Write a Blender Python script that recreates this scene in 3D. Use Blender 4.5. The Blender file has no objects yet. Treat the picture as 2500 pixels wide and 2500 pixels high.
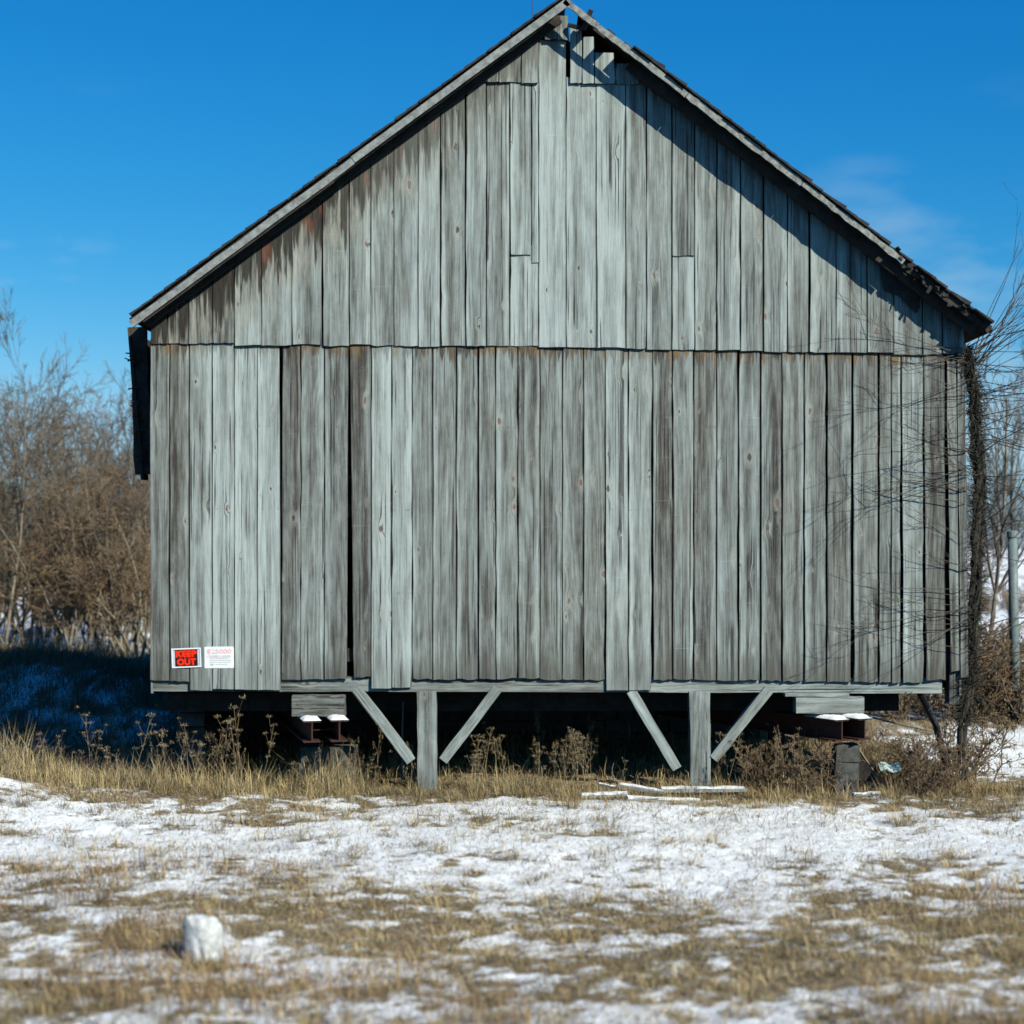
import bpy, bmesh, math, random
import numpy as np
from mathutils import Vector, Matrix

R = math.radians
sc = bpy.context.scene
col = sc.collection

# ------------------------------------------------------------------ camera
D, S, HZ = 20.0, 0.0048, 1330.0          # distance to the gable wall, metres per photo pixel there, horizon row
ZC = (1935 - HZ) * S                     # eye height above the foot of the posts
cam_d = bpy.data.cameras.new('camera')
cam = bpy.data.objects.new('camera', cam_d); col.objects.link(cam)
cam.location = (0, -D, ZC); cam.rotation_euler = (R(90), 0, 0)
cam_d.sensor_width = 36; cam_d.lens = 36 * D / (2500 * S)
cam_d.shift_y = (HZ - 1250) / 2500
cam_d.clip_start = 0.1; cam_d.clip_end = 3000
cam_d.dof.use_dof = True; cam_d.dof.focus_distance = 22.5; cam_d.dof.aperture_fstop = 1.0
sc.camera = cam

# ------------------------------------------------------------------ sky and sun
TO_SUN = Vector((0.31, -0.35, 0.33)).normalized()
w = bpy.data.worlds.new('World'); sc.world = w; w.use_nodes = True
nt = w.node_tree; N, L = nt.nodes, nt.links
bg = N['Background']
sky = N.new('ShaderNodeTexSky'); sky.sky_type = 'NISHITA'; sky.sun_disc = False
sky.sun_elevation = math.asin(TO_SUN.z); sky.sun_rotation = math.atan2(TO_SUN.x, TO_SUN.y)
sky.air_density = 1.0; sky.dust_density = 0.15; sky.ozone_density = 2.2; sky.altitude = 200
hs = N.new('ShaderNodeHueSaturation'); hs.inputs['Saturation'].default_value = 1.32; hs.inputs['Value'].default_value = 1.0
hs.inputs['Hue'].default_value = 0.492
L.new(sky.outputs[0], hs.inputs['Color'])
# deeper, cleaner blue of a cold dry day; sunward glow capped to cut fill
sp_ = N.new('ShaderNodeSeparateColor'); cb_ = N.new('ShaderNodeCombineColor'); L.new(hs.outputs[0], sp_.inputs[0])
KS = 0.0943
for i_, (ga, gg) in enumerate(((1.139, 1.816), (0.816, 0.937), (1.0, 0.668))):
    q1 = N.new('ShaderNodeMath'); q1.operation = 'MULTIPLY'; q1.inputs[1].default_value = KS; L.new(sp_.outputs[i_], q1.inputs[0])
    q2 = N.new('ShaderNodeMath'); q2.operation = 'POWER'; q2.inputs[1].default_value = gg; L.new(q1.outputs[0], q2.inputs[0])
    q3 = N.new('ShaderNodeMath'); q3.operation = 'MULTIPLY'; q3.inputs[1].default_value = ga / KS; L.new(q2.outputs[0], q3.inputs[0]); q3b = N.new('ShaderNodeMath'); q3b.operation = 'MINIMUM'; q3b.inputs[1].default_value = (0.30, 0.62, 0.90)[i_] / KS; L.new(q3.outputs[0], q3b.inputs[0]); GR = (globals().get('GR') or []) + [q3b]; L.new(q3b.outputs[0], cb_.inputs[i_])
q4 = N.new('ShaderNodeMath'); q4.operation = 'MULTIPLY'; q4.inputs[1].default_value = 0.62; L.new(GR[1].outputs[0], q4.inputs[0])
q5 = N.new('ShaderNodeMath'); q5.operation = 'MINIMUM'; L.new(GR[0].outputs[0], q5.inputs[0]); L.new(q4.outputs[0], q5.inputs[1]); L.new(q5.outputs[0], cb_.inputs[0])
q6 = N.new('ShaderNodeMath'); q6.operation = 'MULTIPLY'; q6.inputs[1].default_value = 0.80; L.new(GR[2].outputs[0], q6.inputs[0])
q7 = N.new('ShaderNodeMath'); q7.operation = 'MINIMUM'; L.new(GR[1].outputs[0], q7.inputs[0]); L.new(q6.outputs[0], q7.inputs[1]); L.new(q7.outputs[0], cb_.inputs[1])
tc = N.new('ShaderNodeTexCoord')
mp = N.new('ShaderNodeMapping'); mp.inputs['Scale'].default_value = (5.0, 5.0, 16.0); mp.inputs['Location'].default_value = (1.28, 36.98, 14.76)
L.new(tc.outputs['Generated'], mp.inputs[0])
cn = N.new('ShaderNodeTexNoise'); cn.inputs['Scale'].default_value = 1.0; cn.inputs['Detail'].default_value = 7; cn.inputs['Roughness'].default_value = 0.55
L.new(mp.outputs[0], cn.inputs['Vector'])
cr = N.new('ShaderNodeValToRGB'); cr.color_ramp.elements[0].position = 0.56; cr.color_ramp.elements[1].position = 0.72
L.new(cn.outputs['Fac'], cr.inputs[0])
sx = N.new('ShaderNodeSeparateXYZ'); L.new(tc.outputs['Generated'], sx.inputs[0])
lo = N.new('ShaderNodeMapRange'); lo.inputs['From Min'].default_value = 0.26; lo.inputs['From Max'].default_value = 0.08
lo.inputs['To Min'].default_value = 0.0; lo.inputs['To Max'].default_value = 0.75
L.new(sx.outputs['Z'], lo.inputs['Value'])
mu = N.new('ShaderNodeMath'); mu.operation = 'MULTIPLY'; L.new(cr.outputs[0], mu.inputs[0]); L.new(lo.outputs[0], mu.inputs[1])
mx = N.new('ShaderNodeMix'); mx.data_type = 'RGBA'
L.new(mu.outputs[0], mx.inputs[0]); L.new(cb_.outputs[0], mx.inputs[6]); mx.inputs[7].default_value = (5.2, 7.0, 8.2, 1)
L.new(mx.outputs[2], bg.inputs['Color']); bg.inputs['Strength'].default_value = 0.08

sd = bpy.data.lights.new('sun', 'SUN'); sd.energy = 5.0; sd.angle = R(0.5); sd.color = (1.0, 0.98, 0.865)
sun = bpy.data.objects.new('sun', sd); col.objects.link(sun)
sun.rotation_euler = (-TO_SUN).to_track_quat('-Z', 'Y').to_euler(); sun.location = (20, -30, 30)

vs = sc.view_settings; vs.view_transform = 'Standard'; vs.look = 'None'; vs.exposure = 0.24; vs.gamma = 1.0; vs.use_curve_mapping = False
sc.render.engine = 'CYCLES'
sc.cycles.max_bounces = 3; sc.cycles.diffuse_bounces = 0; sc.cycles.transparent_max_bounces = 4
sc.cycles.use_denoising = True

# ------------------------------------------------------------------ helpers
rng = random.Random(7)
nr = np.random.default_rng(11)

ORD = 'first second third fourth fifth sixth seventh eighth ninth tenth eleventh twelfth thirteenth fourteenth fifteenth sixteenth seventeenth eighteenth nineteenth twentieth twenty-first twenty-second twenty-third'.split()
def W(px, py, y=0.0):
    k = S * (D + y) / D
    return Vector(((px - 1250) * k, y, ZC + (HZ - py) * k))
def X(px, y=0.0): return (px - 1250) * S * (D + y) / D
def Z(py, y=0.0): return ZC + (HZ - py) * S * (D + y) / D

def tag(o, label=None, cat=None, group=None, kind=None):
    if label: o['label'] = label
    if cat: o['category'] = cat
    if group: o['group'] = group
    if kind: o['kind'] = kind
    return o
def empty(name, loc=(0, 0, 0), rz=0.0):
    o = bpy.data.objects.new(name, None); col.objects.link(o)
    o.location = loc; o.rotation_euler = (0, 0, rz); o.empty_display_size = 0.2
    return o
def link(name, me, mat, parent=None):
    o = bpy.data.objects.new(name, me); col.objects.link(o)
    if mat and not me.materials: me.materials.append(mat)
    if parent: o.parent = parent
    return o
def copy_tree(o, parent=None):
    c = o.copy(); col.objects.link(c)
    if parent: c.parent = parent
    for ch in list(o.children): copy_tree(ch, c)
    return c

class MB:
    def __init__(s): s.v = []; s.f = []
    def add(s, vs, fs):
        b = len(s.v); s.v += [tuple(v) for v in vs]; s.f += [tuple(i + b for i in f) for f in fs]; return s
    def box(s, x0, x1, y0, y1, z0, z1, j=0.0):
        q = lambda: rng.uniform(-j, j)
        vs = [(x + q(), y + q(), z + q()) for z in (z0, z1) for y in (y0, y1) for x in (x0, x1)]
        return s.add(vs, [(0, 2, 3, 1), (4, 5, 7, 6), (0, 1, 5, 4), (2, 6, 7, 3), (0, 4, 6, 2), (1, 3, 7, 5)])
    def bar(s, a, b, w, h, up=(0, 0, 1), j=0.0, seg=1):
        a, b = Vector(a), Vector(b); t = (b - a).normalized(); u = Vector(up); sd_ = t.cross(u).normalized(); u = sd_.cross(t)
        vs, fs = [], []
        for i in range(seg + 1):
            c = a.lerp(b, i / seg)
            for (p, q) in ((-1, -1), (1, -1), (1, 1), (-1, 1)):
                vs.append(c + sd_ * (p * w / 2 + rng.uniform(-j, j)) + u * (q * h / 2 + rng.uniform(-j, j)))
        for i in range(seg):
            for k in range(4):
                fs.append((i * 4 + k, i * 4 + (k + 1) % 4, i * 4 + 4 + (k + 1) % 4, i * 4 + 4 + k))
        fs += [(3, 2, 1, 0), tuple(seg * 4 + k for k in range(4))]
        return s.add(vs, fs)
    def tube(s, pts, rad, k=5):
        P = [Vector(p) for p in pts]; n = len(P); vs, fs = [], []
        for i in range(n):
            t = (P[min(i + 1, n - 1)] - P[max(i - 1, 0)]).normalized()
            u = t.cross(Vector((0.3, 0.2, 0.93)) if abs(t.z) < 0.9 else Vector((1, 0.1, 0))).normalized(); q = t.cross(u)
            r = rad[i] if hasattr(rad, '__len__') else rad
            for a in range(k):
                an = 2 * math.pi * a / k; vs.append(P[i] + (u * math.cos(an) + q * math.sin(an)) * r)
        for i in range(n - 1):
            for a in range(k):
                b = (a + 1) % k; fs.append((i * k + a, i * k + b, (i + 1) * k + b, (i + 1) * k + a))
        fs += [tuple(range(k))[::-1], tuple((n - 1) * k + a for a in range(k))]
        return s.add(vs, fs)
    def mesh(s, name, smooth=False):
        me = bpy.data.meshes.new(name); me.from_pydata(s.v, [], s.f); me.validate(); me.update()
        if smooth: me.shade_smooth()
        return me
    def build(s, name, mat, parent=None, smooth=False): return link(name, s.mesh(name, smooth), mat, parent)

def tri_mesh(name, verts, tris, cols=None, smooth=False):
    verts = np.ascontiguousarray(verts, dtype=np.float32); tris = np.ascontiguousarray(tris, dtype=np.int32)
    me = bpy.data.meshes.new(name); me.vertices.add(len(verts)); me.vertices.foreach_set('co', verts.ravel())
    me.loops.add(tris.size); me.loops.foreach_set('vertex_index', tris.ravel())
    me.polygons.add(len(tris)); me.polygons.foreach_set('loop_start', np.arange(0, tris.size, 3, dtype=np.int32))
    me.update(calc_edges=True)
    if cols is not None:
        a = me.color_attributes.new('col', 'FLOAT_COLOR', 'POINT')
        c = np.ones((len(verts), 4), np.float32); c[:, :3] = cols; a.data.foreach_set('color', c.ravel())
    if smooth: me.shade_smooth()
    return me

# value noise
_perm = np.random.default_rng(5).random((256, 256)).astype(np.float32)
def vnoise(x, y):
    xi = np.floor(x).astype(int); yi = np.floor(y).astype(int); fx = x - xi; fy = y - yi
    fx = fx * fx * (3 - 2 * fx); fy = fy * fy * (3 - 2 * fy)
    g = lambda a, b: _perm[a & 255, b & 255]
    return (g(xi, yi) * (1 - fx) + g(xi + 1, yi) * fx) * (1 - fy) + (g(xi, yi + 1) * (1 - fx) + g(xi + 1, yi + 1) * fx) * fy
def fbm(x, y, o=4, gain=0.5):
    s = 0; a = 1; t = 0
    for i in range(o):
        s = s + a * vnoise(x * 2 ** i + 17.3 * i, y * 2 ** i + 9.1 * i); t += a; a *= gain
    return s / t
def sstep(a, b, x):
    t = np.clip((x - a) / (b - a), 0, 1); return t * t * (3 - 2 * t)

# ------------------------------------------------------------------ materials
class NB:
    """small node builder"""
    def __init__(s, name, rough=0.9, spec=0.2):
        s.m = bpy.data.materials.new(name); s.m.use_nodes = True; s.t = s.m.node_tree
        s.b = s.t.nodes['Principled BSDF']; s.b.inputs['Roughness'].default_value = rough
        s.b.inputs['Specular IOR Level'].default_value = spec
    def n(s, t): return s.t.nodes.new(t)
    def l(s, a, b): s.t.links.new(a, b)
    def put(s, sock, v):
        if hasattr(v, 'is_output') or isinstance(v, bpy.types.NodeSocket): s.l(v, sock)
        else: sock.default_value = v
    def math(s, op, a, b=0.0, c=None, clamp=False):
        q = s.n('ShaderNodeMath'); q.operation = op; q.use_clamp = clamp; s.put(q.inputs[0], a); s.put(q.inputs[1], b)
        if c is not None: s.put(q.inputs[2], c)
        return q.outputs[0]
    def mix(s, f, a, b, mode='MIX'):
        q = s.n('ShaderNodeMix'); q.data_type = 'RGBA'; q.blend_type = mode; q.clamp_factor = True
        s.put(q.inputs[0], f)
        for i, v in ((6, a), (7, b)):
            if isinstance(v, tuple) and len(v) == 3: v = v + (1,)
            s.put(q.inputs[i], v)
        return q.outputs[2]
    def coord(s, kind='Object'):
        q = s.n('ShaderNodeTexCoord'); return q.outputs[kind]
    def map(s, v, scale=(1, 1, 1), loc=(0, 0, 0)):
        q = s.n('ShaderNodeMapping'); s.l(v, q.inputs[0]); q.inputs['Scale'].default_value = scale; q.inputs['Location'].default_value = loc
        return q.outputs[0]
    def noise(s, v, scale=1.0, detail=4, rough=0.5, dist=0.0):
        q = s.n('ShaderNodeTexNoise'); s.l(v, q.inputs['Vector']); q.inputs['Scale'].default_value = scale
        q.inputs['Detail'].default_value = detail; q.inputs['Roughness'].default_value = rough; q.inputs['Distortion'].default_value = dist
        return q.outputs['Fac']
    def rng(s, v, a, b, c=0.0, d=1.0, smooth=False):
        q = s.n('ShaderNodeMapRange'); q.interpolation_type = 'SMOOTHSTEP' if smooth else 'LINEAR'
        s.put(q.inputs['Value'], v); q.inputs['From Min'].default_value = a; q.inputs['From Max'].default_value = b
        q.inputs['To Min'].default_value = c; q.inputs['To Max'].default_value = d; return q.outputs[0]
    def attr(s, name, t='OBJECT'):
        q = s.n('ShaderNodeAttribute'); q.attribute_type = t; q.attribute_name = name; return q
    def bump(s, h, strength=0.5, dist=0.01):
        q = s.n('ShaderNodeBump'); q.inputs['Strength'].default_value = strength; q.inputs['Distance'].default_value = dist
        s.l(h, q.inputs['Height']); s.l(q.outputs[0], s.b.inputs['Normal'])
    def color(s, c):
        s.put(s.b.inputs['Base Color'], c + (1,) if isinstance(c, tuple) and len(c) == 3 else c)

def wood_material(name, axis='Z'):
    """weathered bare boards: silver-grey and brown streaks along the grain, knots, checks, water stains"""
    b = NB(name, 0.88, 0.15)
    oi = b.n('ShaderNodeObjectInfo')
    tone = b.attr('tone').outputs['Fac']; stain = b.attr('stain').outputs['Fac']; lap = b.attr('lap').outputs['Fac']
    warm = b.attr('warm').outputs['Fac']
    co = b.coord('Object')
    off = b.n('ShaderNodeCombineXYZ'); b.l(b.math('MULTIPLY', oi.outputs['Random'], 91.0), off.inputs[0]); b.l(b.math('MULTIPLY', oi.outputs['Random'], 57.0), off.inputs[1]); b.l(b.math('MULTIPLY', oi.outputs['Random'], 113.0), off.inputs[2])
    va = b.n('ShaderNodeVectorMath'); va.operation = 'ADD'; b.l(co, va.inputs[0]); b.l(off.outputs[0], va.inputs[1]); v = va.outputs[0]
    g = lambda a, c: (a, a, c) if axis == 'Z' else (c, a, a)
    # knots
    kv = b.map(v, g(6.5, 2.9))
    kn = b.n('ShaderNodeTexNoise'); b.l(b.map(v, g(30, 14)), kn.inputs['Vector']); kn.inputs['Scale'].default_value = 1.0; kn.inputs['Detail'].default_value = 3
    ka = b.n('ShaderNodeVectorMath'); ka.operation = 'MULTIPLY_ADD'; b.l(kn.outputs['Color'], ka.inputs[0]); ka.inputs[1].default_value = (0.22, 0.22, 0.22); b.l(kv, ka.inputs[2]); kv = ka.outputs[0]
    vo = b.n('ShaderNodeTexVoronoi'); b.l(kv, vo.inputs['Vector']); vo.inputs['Scale'].default_value = 1.0
    pick = b.n('ShaderNodeSeparateColor'); b.l(vo.outputs['Color'], pick.inputs[0])
    on = b.math('GREATER_THAN', pick.outputs[0], 0.66)
    kd = b.math('MULTIPLY', vo.outputs['Distance'], b.math('MULTIPLY_ADD', pick.outputs[2], 1.3, 0.85))
    knot = b.math('MULTIPLY', b.rng(kd, 0.15, 0.09, 0, 1, True), on)
    ring = b.math('MULTIPLY', b.rng(kd, 0.48, 0.12, 0, 1, True), on)
    # grain, bent round the knots
    warp = b.math('MULTIPLY', ring, 0.035)
    wv = b.n('ShaderNodeVectorMath'); wv.operation = 'ADD'; cx = b.n('ShaderNodeCombineXYZ'); b.l(warp, cx.inputs[0 if axis == 'Z' else 2]); b.l(v, wv.inputs[0]); b.l(cx.outputs[0], wv.inputs[1]); vw = wv.outputs[0]
    fine = b.noise(b.map(vw, g(130, 3.0)), 1, 5, 0.7)
    mid = b.noise(b.map(vw, g(30, 0.7)), 1, 6, 0.68, 0.8)
    wide = b.noise(b.map(vw, g(9, 0.5)), 1, 4, 0.55, 1.6)
    blot = b.noise(b.map(v, g(10, 4.0)), 1, 8, 0.72)
    cath = b.math('PINGPONG', b.math('MULTIPLY', b.noise(b.map(vw, g(3.0, 0.2)), 1, 2, 0.5, 0.5), 15.0), 0.5)
    lum = b.math('ADD', b.math('MULTIPLY', b.math('SUBTRACT', mid, 0.5), 0.55), b.math('MULTIPLY', b.math('SUBTRACT', wide, 0.5), 0.85))
    lum = b.math('ADD', lum, b.math('MULTIPLY', b.math('SUBTRACT', blot, 0.5), 0.6))
    lum = b.math('ADD', lum, b.math('MULTIPLY', b.math('SUBTRACT', fine, 0.5), 0.75))
    lum = b.math('ADD', lum, b.math('MULTIPLY', b.math('SUBTRACT', cath, 0.25), 0.34))
    ac = b.attr('across', 'GEOMETRY').outputs['Fac']; rnd = oi.outputs['Random']
    sg = b.math('MULTIPLY_ADD', b.math('GREATER_THAN', b.math('FRACT', b.math('MULTIPLY', rnd, 7.31)), 0.5), 2.0, -1.0)
    jit = b.math('MULTIPLY', b.math('SUBTRACT', b.noise(b.map(v, g(2.0, 0.9)), 1, 3), 0.5), 1.3)
    edge = b.rng(b.math('ADD', b.math('MULTIPLY', ac, sg), jit), 0.45, 0.85, 0, 1, True)
    hc = b.math('MULTIPLY_ADD', b.math('FRACT', b.math('MULTIPLY', rnd, 13.7)), 1.0, -0.5)
    heart = b.rng(b.math('ABSOLUTE', b.math('ADD', b.math('SUBTRACT', ac, hc), jit)), 0.55, 0.10, 0, 1, True)
    heart = b.math('MULTIPLY', heart, b.rng(b.noise(b.map(v, g(1.0, 0.7), (5, 3, 1)), 1, 3), 0.42, 0.62))
    rim = b.rng(b.math('ABSOLUTE', ac), 0.90, 1.0)
    if axis == 'Z':
        lum = b.math('ADD', lum, b.math('MULTIPLY', edge, 0.20)); lum = b.math('SUBTRACT', lum, b.math('MULTIPLY', heart, 0.24)); lum = b.math('SUBTRACT', lum, b.math('MULTIPLY', rim, 0.22))
    t = b.math('ADD', tone, lum, clamp=True)
    ramp = b.n('ShaderNodeValToRGB'); e = ramp.color_ramp.elements
    e[0].position = 0.0; e[0].color = (0.055, 0.050, 0.043, 1)
    e[1].position = 1.0; e[1].color = (0.430, 0.492, 0.465, 1)
    for p, c in ((0.22, (0.112, 0.114, 0.102)), (0.45, (0.200, 0.220, 0.202)), (0.70, (0.300, 0.342, 0.320))):
        q = e.new(p); q.color = c + (1,)
    b.l(t, ramp.inputs[0]); c = ramp.outputs[0]
    # brownish boards
    hue = b.noise(b.map(v, g(4.0, 0.5)), 1, 3, 0.5)
    c = b.mix(b.math('MULTIPLY', b.rng(hue, 0.42, 0.68), b.math('ADD', warm, 0.22)), c, b.mix(1.0, c, (1.03, 0.93, 0.87), 'MULTIPLY'))
    # checks: thin dark splits
    chk = b.noise(b.map(vw, g(48, 0.45)), 1, 3, 0.5, 0.3)
    gate = b.rng(b.noise(b.map(v, g(2.2, 0.8)), 1, 2), 0.46, 0.56)
    chk = b.math('MULTIPLY', b.rng(chk, 0.585, 0.625, 0, 1, True), gate)
    c = b.mix(b.math('MULTIPLY', chk, 0.85), c, (0.035, 0.033, 0.03))
    # horizontal scuffs
    sc_ = b.noise(b.map(v, g(2.0, 55.0)), 1, 2, 0.5, 0.3)
    scg = b.rng(b.noise(b.map(v, g(1.3, 1.9), (4, 2, 1)), 1, 2), 0.58, 0.68)
    c = b.mix(b.math('MULTIPLY', b.math('MULTIPLY', b.rng(sc_, 0.64, 0.72), scg), 0.22), c, (0.6, 0.63, 0.6))
    # flecks: small torn fibres, pale with a dark lower edge
    fv = b.n('ShaderNodeTexVoronoi'); b.l(b.map(v, g(9.5, 15)), fv.inputs['Vector']); fs_ = b.n('ShaderNodeSeparateColor'); b.l(fv.outputs['Color'], fs_.inputs[0])
    fl = b.math('MULTIPLY', b.rng(b.math('ADD', fv.outputs['Distance'], b.math('MULTIPLY', b.math('SUBTRACT', fine, 0.5), 0.5)), 0.20, 0.10, 0, 1, True), b.math('GREATER_THAN', fs_.outputs[0], 0.87))
    c = b.mix(b.math('MULTIPLY', fl, 0.65), c, b.mix(b.math('GREATER_THAN', fs_.outputs[1], 0.42), (0.04, 0.035, 0.03), (0.56, 0.60, 0.56)))
    # knots colour
    kc = b.mix(b.math('GREATER_THAN', pick.outputs[1], 0.45), (0.05, 0.035, 0.03), (0.19, 0.10, 0.075))
    c = b.mix(b.math('MULTIPLY', ring, 0.34), c, (0.42, 0.42, 0.36))
    c = b.mix(b.math('MULTIPLY', knot, 0.8), c, kc)
    if axis == 'Z':
        sp = b.n('ShaderNodeSeparateXYZ'); b.l(co, sp.inputs[0])
        # water stain under the left rake; d = metres below the roof line
        line = b.math('MULTIPLY_ADD', sp.outputs['X'], SLOPE_L, Z_L0)
        d = b.math('SUBTRACT', line, sp.outputs['Z'])
        sn = b.noise(b.map(v, (13, 13, 0.9)), 1, 4, 0.6)
        sm = b.math('SUBTRACT', sn, 0.5); s1 = b.math('MULTIPLY', b.rng(b.math('ADD', d, b.math('MULTIPLY', sm, -2.3)), 0.64, 0.40, 0, 1, True), stain, clamp=True)
        brown = b.mix(b.rng(b.noise(b.map(v, (6, 6, 2.5), (3, 1, 9)), 1, 3), 0.57, 0.70), (0.026, 0.022, 0.017), (0.13, 0.042, 0.024))
        sq = b.noise(b.map(v, (22, 22, 2.2), (1, 5, 2)), 1, 4, 0.65)
        s2 = b.math('MULTIPLY', b.rng(b.math('ADD', d, b.math('MULTIPLY', b.math('SUBTRACT', sq, 0.5), -2.2)), 1.05, 0.55, 0, 0.6, True), stain, clamp=True)
        c = b.mix(s2, c, b.mix(b.rng(sq, 0.42, 0.58), (0.105, 0.10, 0.085), (0.36, 0.345, 0.275)))
        c = b.mix(b.math('MULTIPLY', s1, 0.9), c, brown)
        # drip stain below the lap, and damp along the foot
        dl = b.math('SUBTRACT', b.math('MULTIPLY_ADD', sp.outputs['X'], LAP_S, LAP_0), sp.outputs['Z'])
        ln = b.noise(b.map(v, (30, 30, 1.2), (7, 0, 3)), 1, 3)
        s3 = b.math('MULTIPLY', b.rng(b.math('ADD', dl, b.math('MULTIPLY', b.math('SUBTRACT', ln, 0.5), -0.7)), 0.11, 0.03, 0, 1, True), lap, clamp=True)
        c = b.mix(b.math('MULTIPLY', s3, 0.85), c, b.mix(b.rng(b.noise(b.map(v, (9, 9, 2)), 1, 2), 0.4, 0.6), (0.05, 0.042, 0.034), (0.20, 0.125, 0.055)))
        df = b.math('SUBTRACT', sp.outputs['Z'], Z_FOOT)
        s4 = b.math('MULTIPLY', b.rng(b.math('ADD', df, b.math('MULTIPLY', ln, -0.7)), 0.08, -0.30, 0, 1, True), lap, clamp=True)
        c = b.mix(b.math('MULTIPLY', s4, 0.6), c, (0.085, 0.08, 0.065))
        # rows of nail marks
        for zz in NAILS:
            dz = b.math('ABSOLUTE', b.math('ADD', b.math('SUBTRACT', sp.outputs['Z'], zz), b.math('MULTIPLY', b.math('SUBTRACT', oi.outputs['Random'], 0.5), 0.02)))
            c = b.mix(b.math('MULTIPLY', b.math('MULTIPLY', b.rng(dz, 0.014, 0.006), b.rng(b.noise(b.map(v, (45, 45, 1)), 1, 1), 0.55, 0.66)), 0.3), c, (0.07, 0.06, 0.05))
    b.color(c)
    h = b.math('SUBTRACT', b.math('ADD', b.math('MULTIPLY', fine, 0.5), b.math('MULTIPLY', mid, 0.6)), b.math('ADD', b.math('MULTIPLY', chk, 0.8), b.math('MULTIPLY', knot, 0.4)))
    b.bump(h, 0.85, 0.014)
    return b.m

# roof lines at the rake, in world x and z
RD = W(1383, -4, -0.35); EL = W(315, 782, -0.35); ER = W(2432, 806, -0.35)
SLOPE_L = (RD.z - EL.z) / (RD.x - EL.x); SLOPE_R = (RD.z - ER.z) / (ER.x - RD.x)
Z_L0 = RD.z - SLOPE_L * RD.x; Z_R0 = RD.z + SLOPE_R * RD.x
def roof_z(x): return min(Z_L0 + SLOPE_L * x, Z_R0 - SLOPE_R * x)
LAP_S = (Z(864) - Z(840)) / (X(2350) - X(366)); LAP_0 = Z(840) - LAP_S * X(366); Z_FOOT = Z(1664)
NAILS = [Z(1042), Z(1244), Z(1447)]

M = {}
M['wood'] = wood_material('weathered_boards', 'Z')
M['timber'] = wood_material('weathered_timber', 'X')

def simple(name, c1, c2, scale=8, rough=0.9, spec=0.2, bump=0.3, bd=0.01, detail=5):
    b = NB(name, rough, spec); co = b.coord('Object')
    n1 = b.noise(co, scale, detail, 0.6); n2 = b.noise(co, scale * 6, 3, 0.6)
    b.color(b.mix(b.rng(b.math('ADD', b.math('MULTIPLY', n1, 0.7), b.math('MULTIPLY', n2, 0.3)), 0.35, 0.65), c1, c2))
    if bump: b.bump(b.math('ADD', n1, b.math('MULTIPLY', n2, 0.5)), bump, bd)
    return b.m
M['roofing'] = simple('old_shingle', (0.018, 0.018, 0.019), (0.06, 0.058, 0.055), 9)
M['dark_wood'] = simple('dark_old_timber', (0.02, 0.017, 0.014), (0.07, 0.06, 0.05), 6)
M['stone'] = simple('underside_wall_stone', (0.05, 0.048, 0.043), (0.13, 0.12, 0.105), 5, bump=0.6, bd=0.03)
M['rake_pale'] = simple('weathered_rake_paint', (0.13, 0.14, 0.13), (0.35, 0.37, 0.35), 11, bump=0.4)
M['rake_lichen'] = simple('lichen_rake', (0.09, 0.095, 0.085), (0.38, 0.39, 0.35), 14, bump=0.6)
M['post'] = simple('weathered_post', (0.16, 0.17, 0.16), (0.38, 0.395, 0.37), 9, bump=0.6)
M['rust'] = simple('red_oxide_steel', (0.018, 0.006, 0.005), (0.07, 0.022, 0.012), 7, rough=0.7, spec=0.4)
M['snow'] = simple('snow', (0.82, 0.82, 0.79), (0.90, 0.90, 0.87), 12, rough=0.75, spec=0.25, bump=0.4, bd=0.02)
M['concrete'] = simple('old_concrete', (0.035, 0.037, 0.034), (0.13, 0.125, 0.11), 9, bump=0.5)
M['pale_stone'] = simple('pale_stone', (0.30, 0.30, 0.27), (0.80, 0.81, 0.79), 16, bump=0.7, bd=0.03)
M['bark'] = simple('bark', (0.05, 0.043, 0.036), (0.20, 0.175, 0.14), 10, bump=0.8, bd=0.02)
M['bark_pale'] = simple('pale_bark', (0.12, 0.10, 0.072), (0.31, 0.265, 0.19), 6, bump=0.6, bd=0.02)
M['twig'] = simple('twig', (0.10, 0.082, 0.062), (0.24, 0.20, 0.15), 3, bump=0)
M['twig_brown'] = simple('brown_twig', (0.13, 0.085, 0.05), (0.32, 0.225, 0.13), 2, bump=0)
M['twig_far'] = simple('far_twig', (0.075, 0.07, 0.065), (0.15, 0.135, 0.12), 0.3, bump=0)
M['vine'] = simple('vine_bark', (0.020, 0.017, 0.013), (0.085, 0.075, 0.055), 14, bump=0.6)
M['vine_twig'] = simple('vine_twig', (0.035, 0.033, 0.030), (0.13, 0.115, 0.09), 3, bump=0)
M['galv'] = simple('grey_green_post', (0.10, 0.135, 0.13), (0.20, 0.245, 0.235), 5, rough=0.6, spec=0.4, bump=0.2)
M['box_grey'] = simple('grey_enamel', (0.36, 0.41, 0.42), (0.46, 0.51, 0.52), 5, rough=0.5, spec=0.4, bump=0)
M['black_paint'] = simple('black_print', (0.008, 0.008, 0.008), (0.014, 0.014, 0.014), 30, rough=0.5, bump=0)
M['red_paint'] = simple('fluorescent_red', (0.82, 0.022, 0.004), (0.90, 0.035, 0.006), 30, rough=0.5, bump=0)
M['white_paint'] = simple('white_plastic', (0.78, 0.80, 0.80), (0.86, 0.88, 0.88), 20, rough=0.5, spec=0.4, bump=0)
M['silver'] = simple('silver_frame', (0.50, 0.54, 0.55), (0.62, 0.66, 0.67), 20, rough=0.45, spec=0.5, bump=0)
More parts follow.
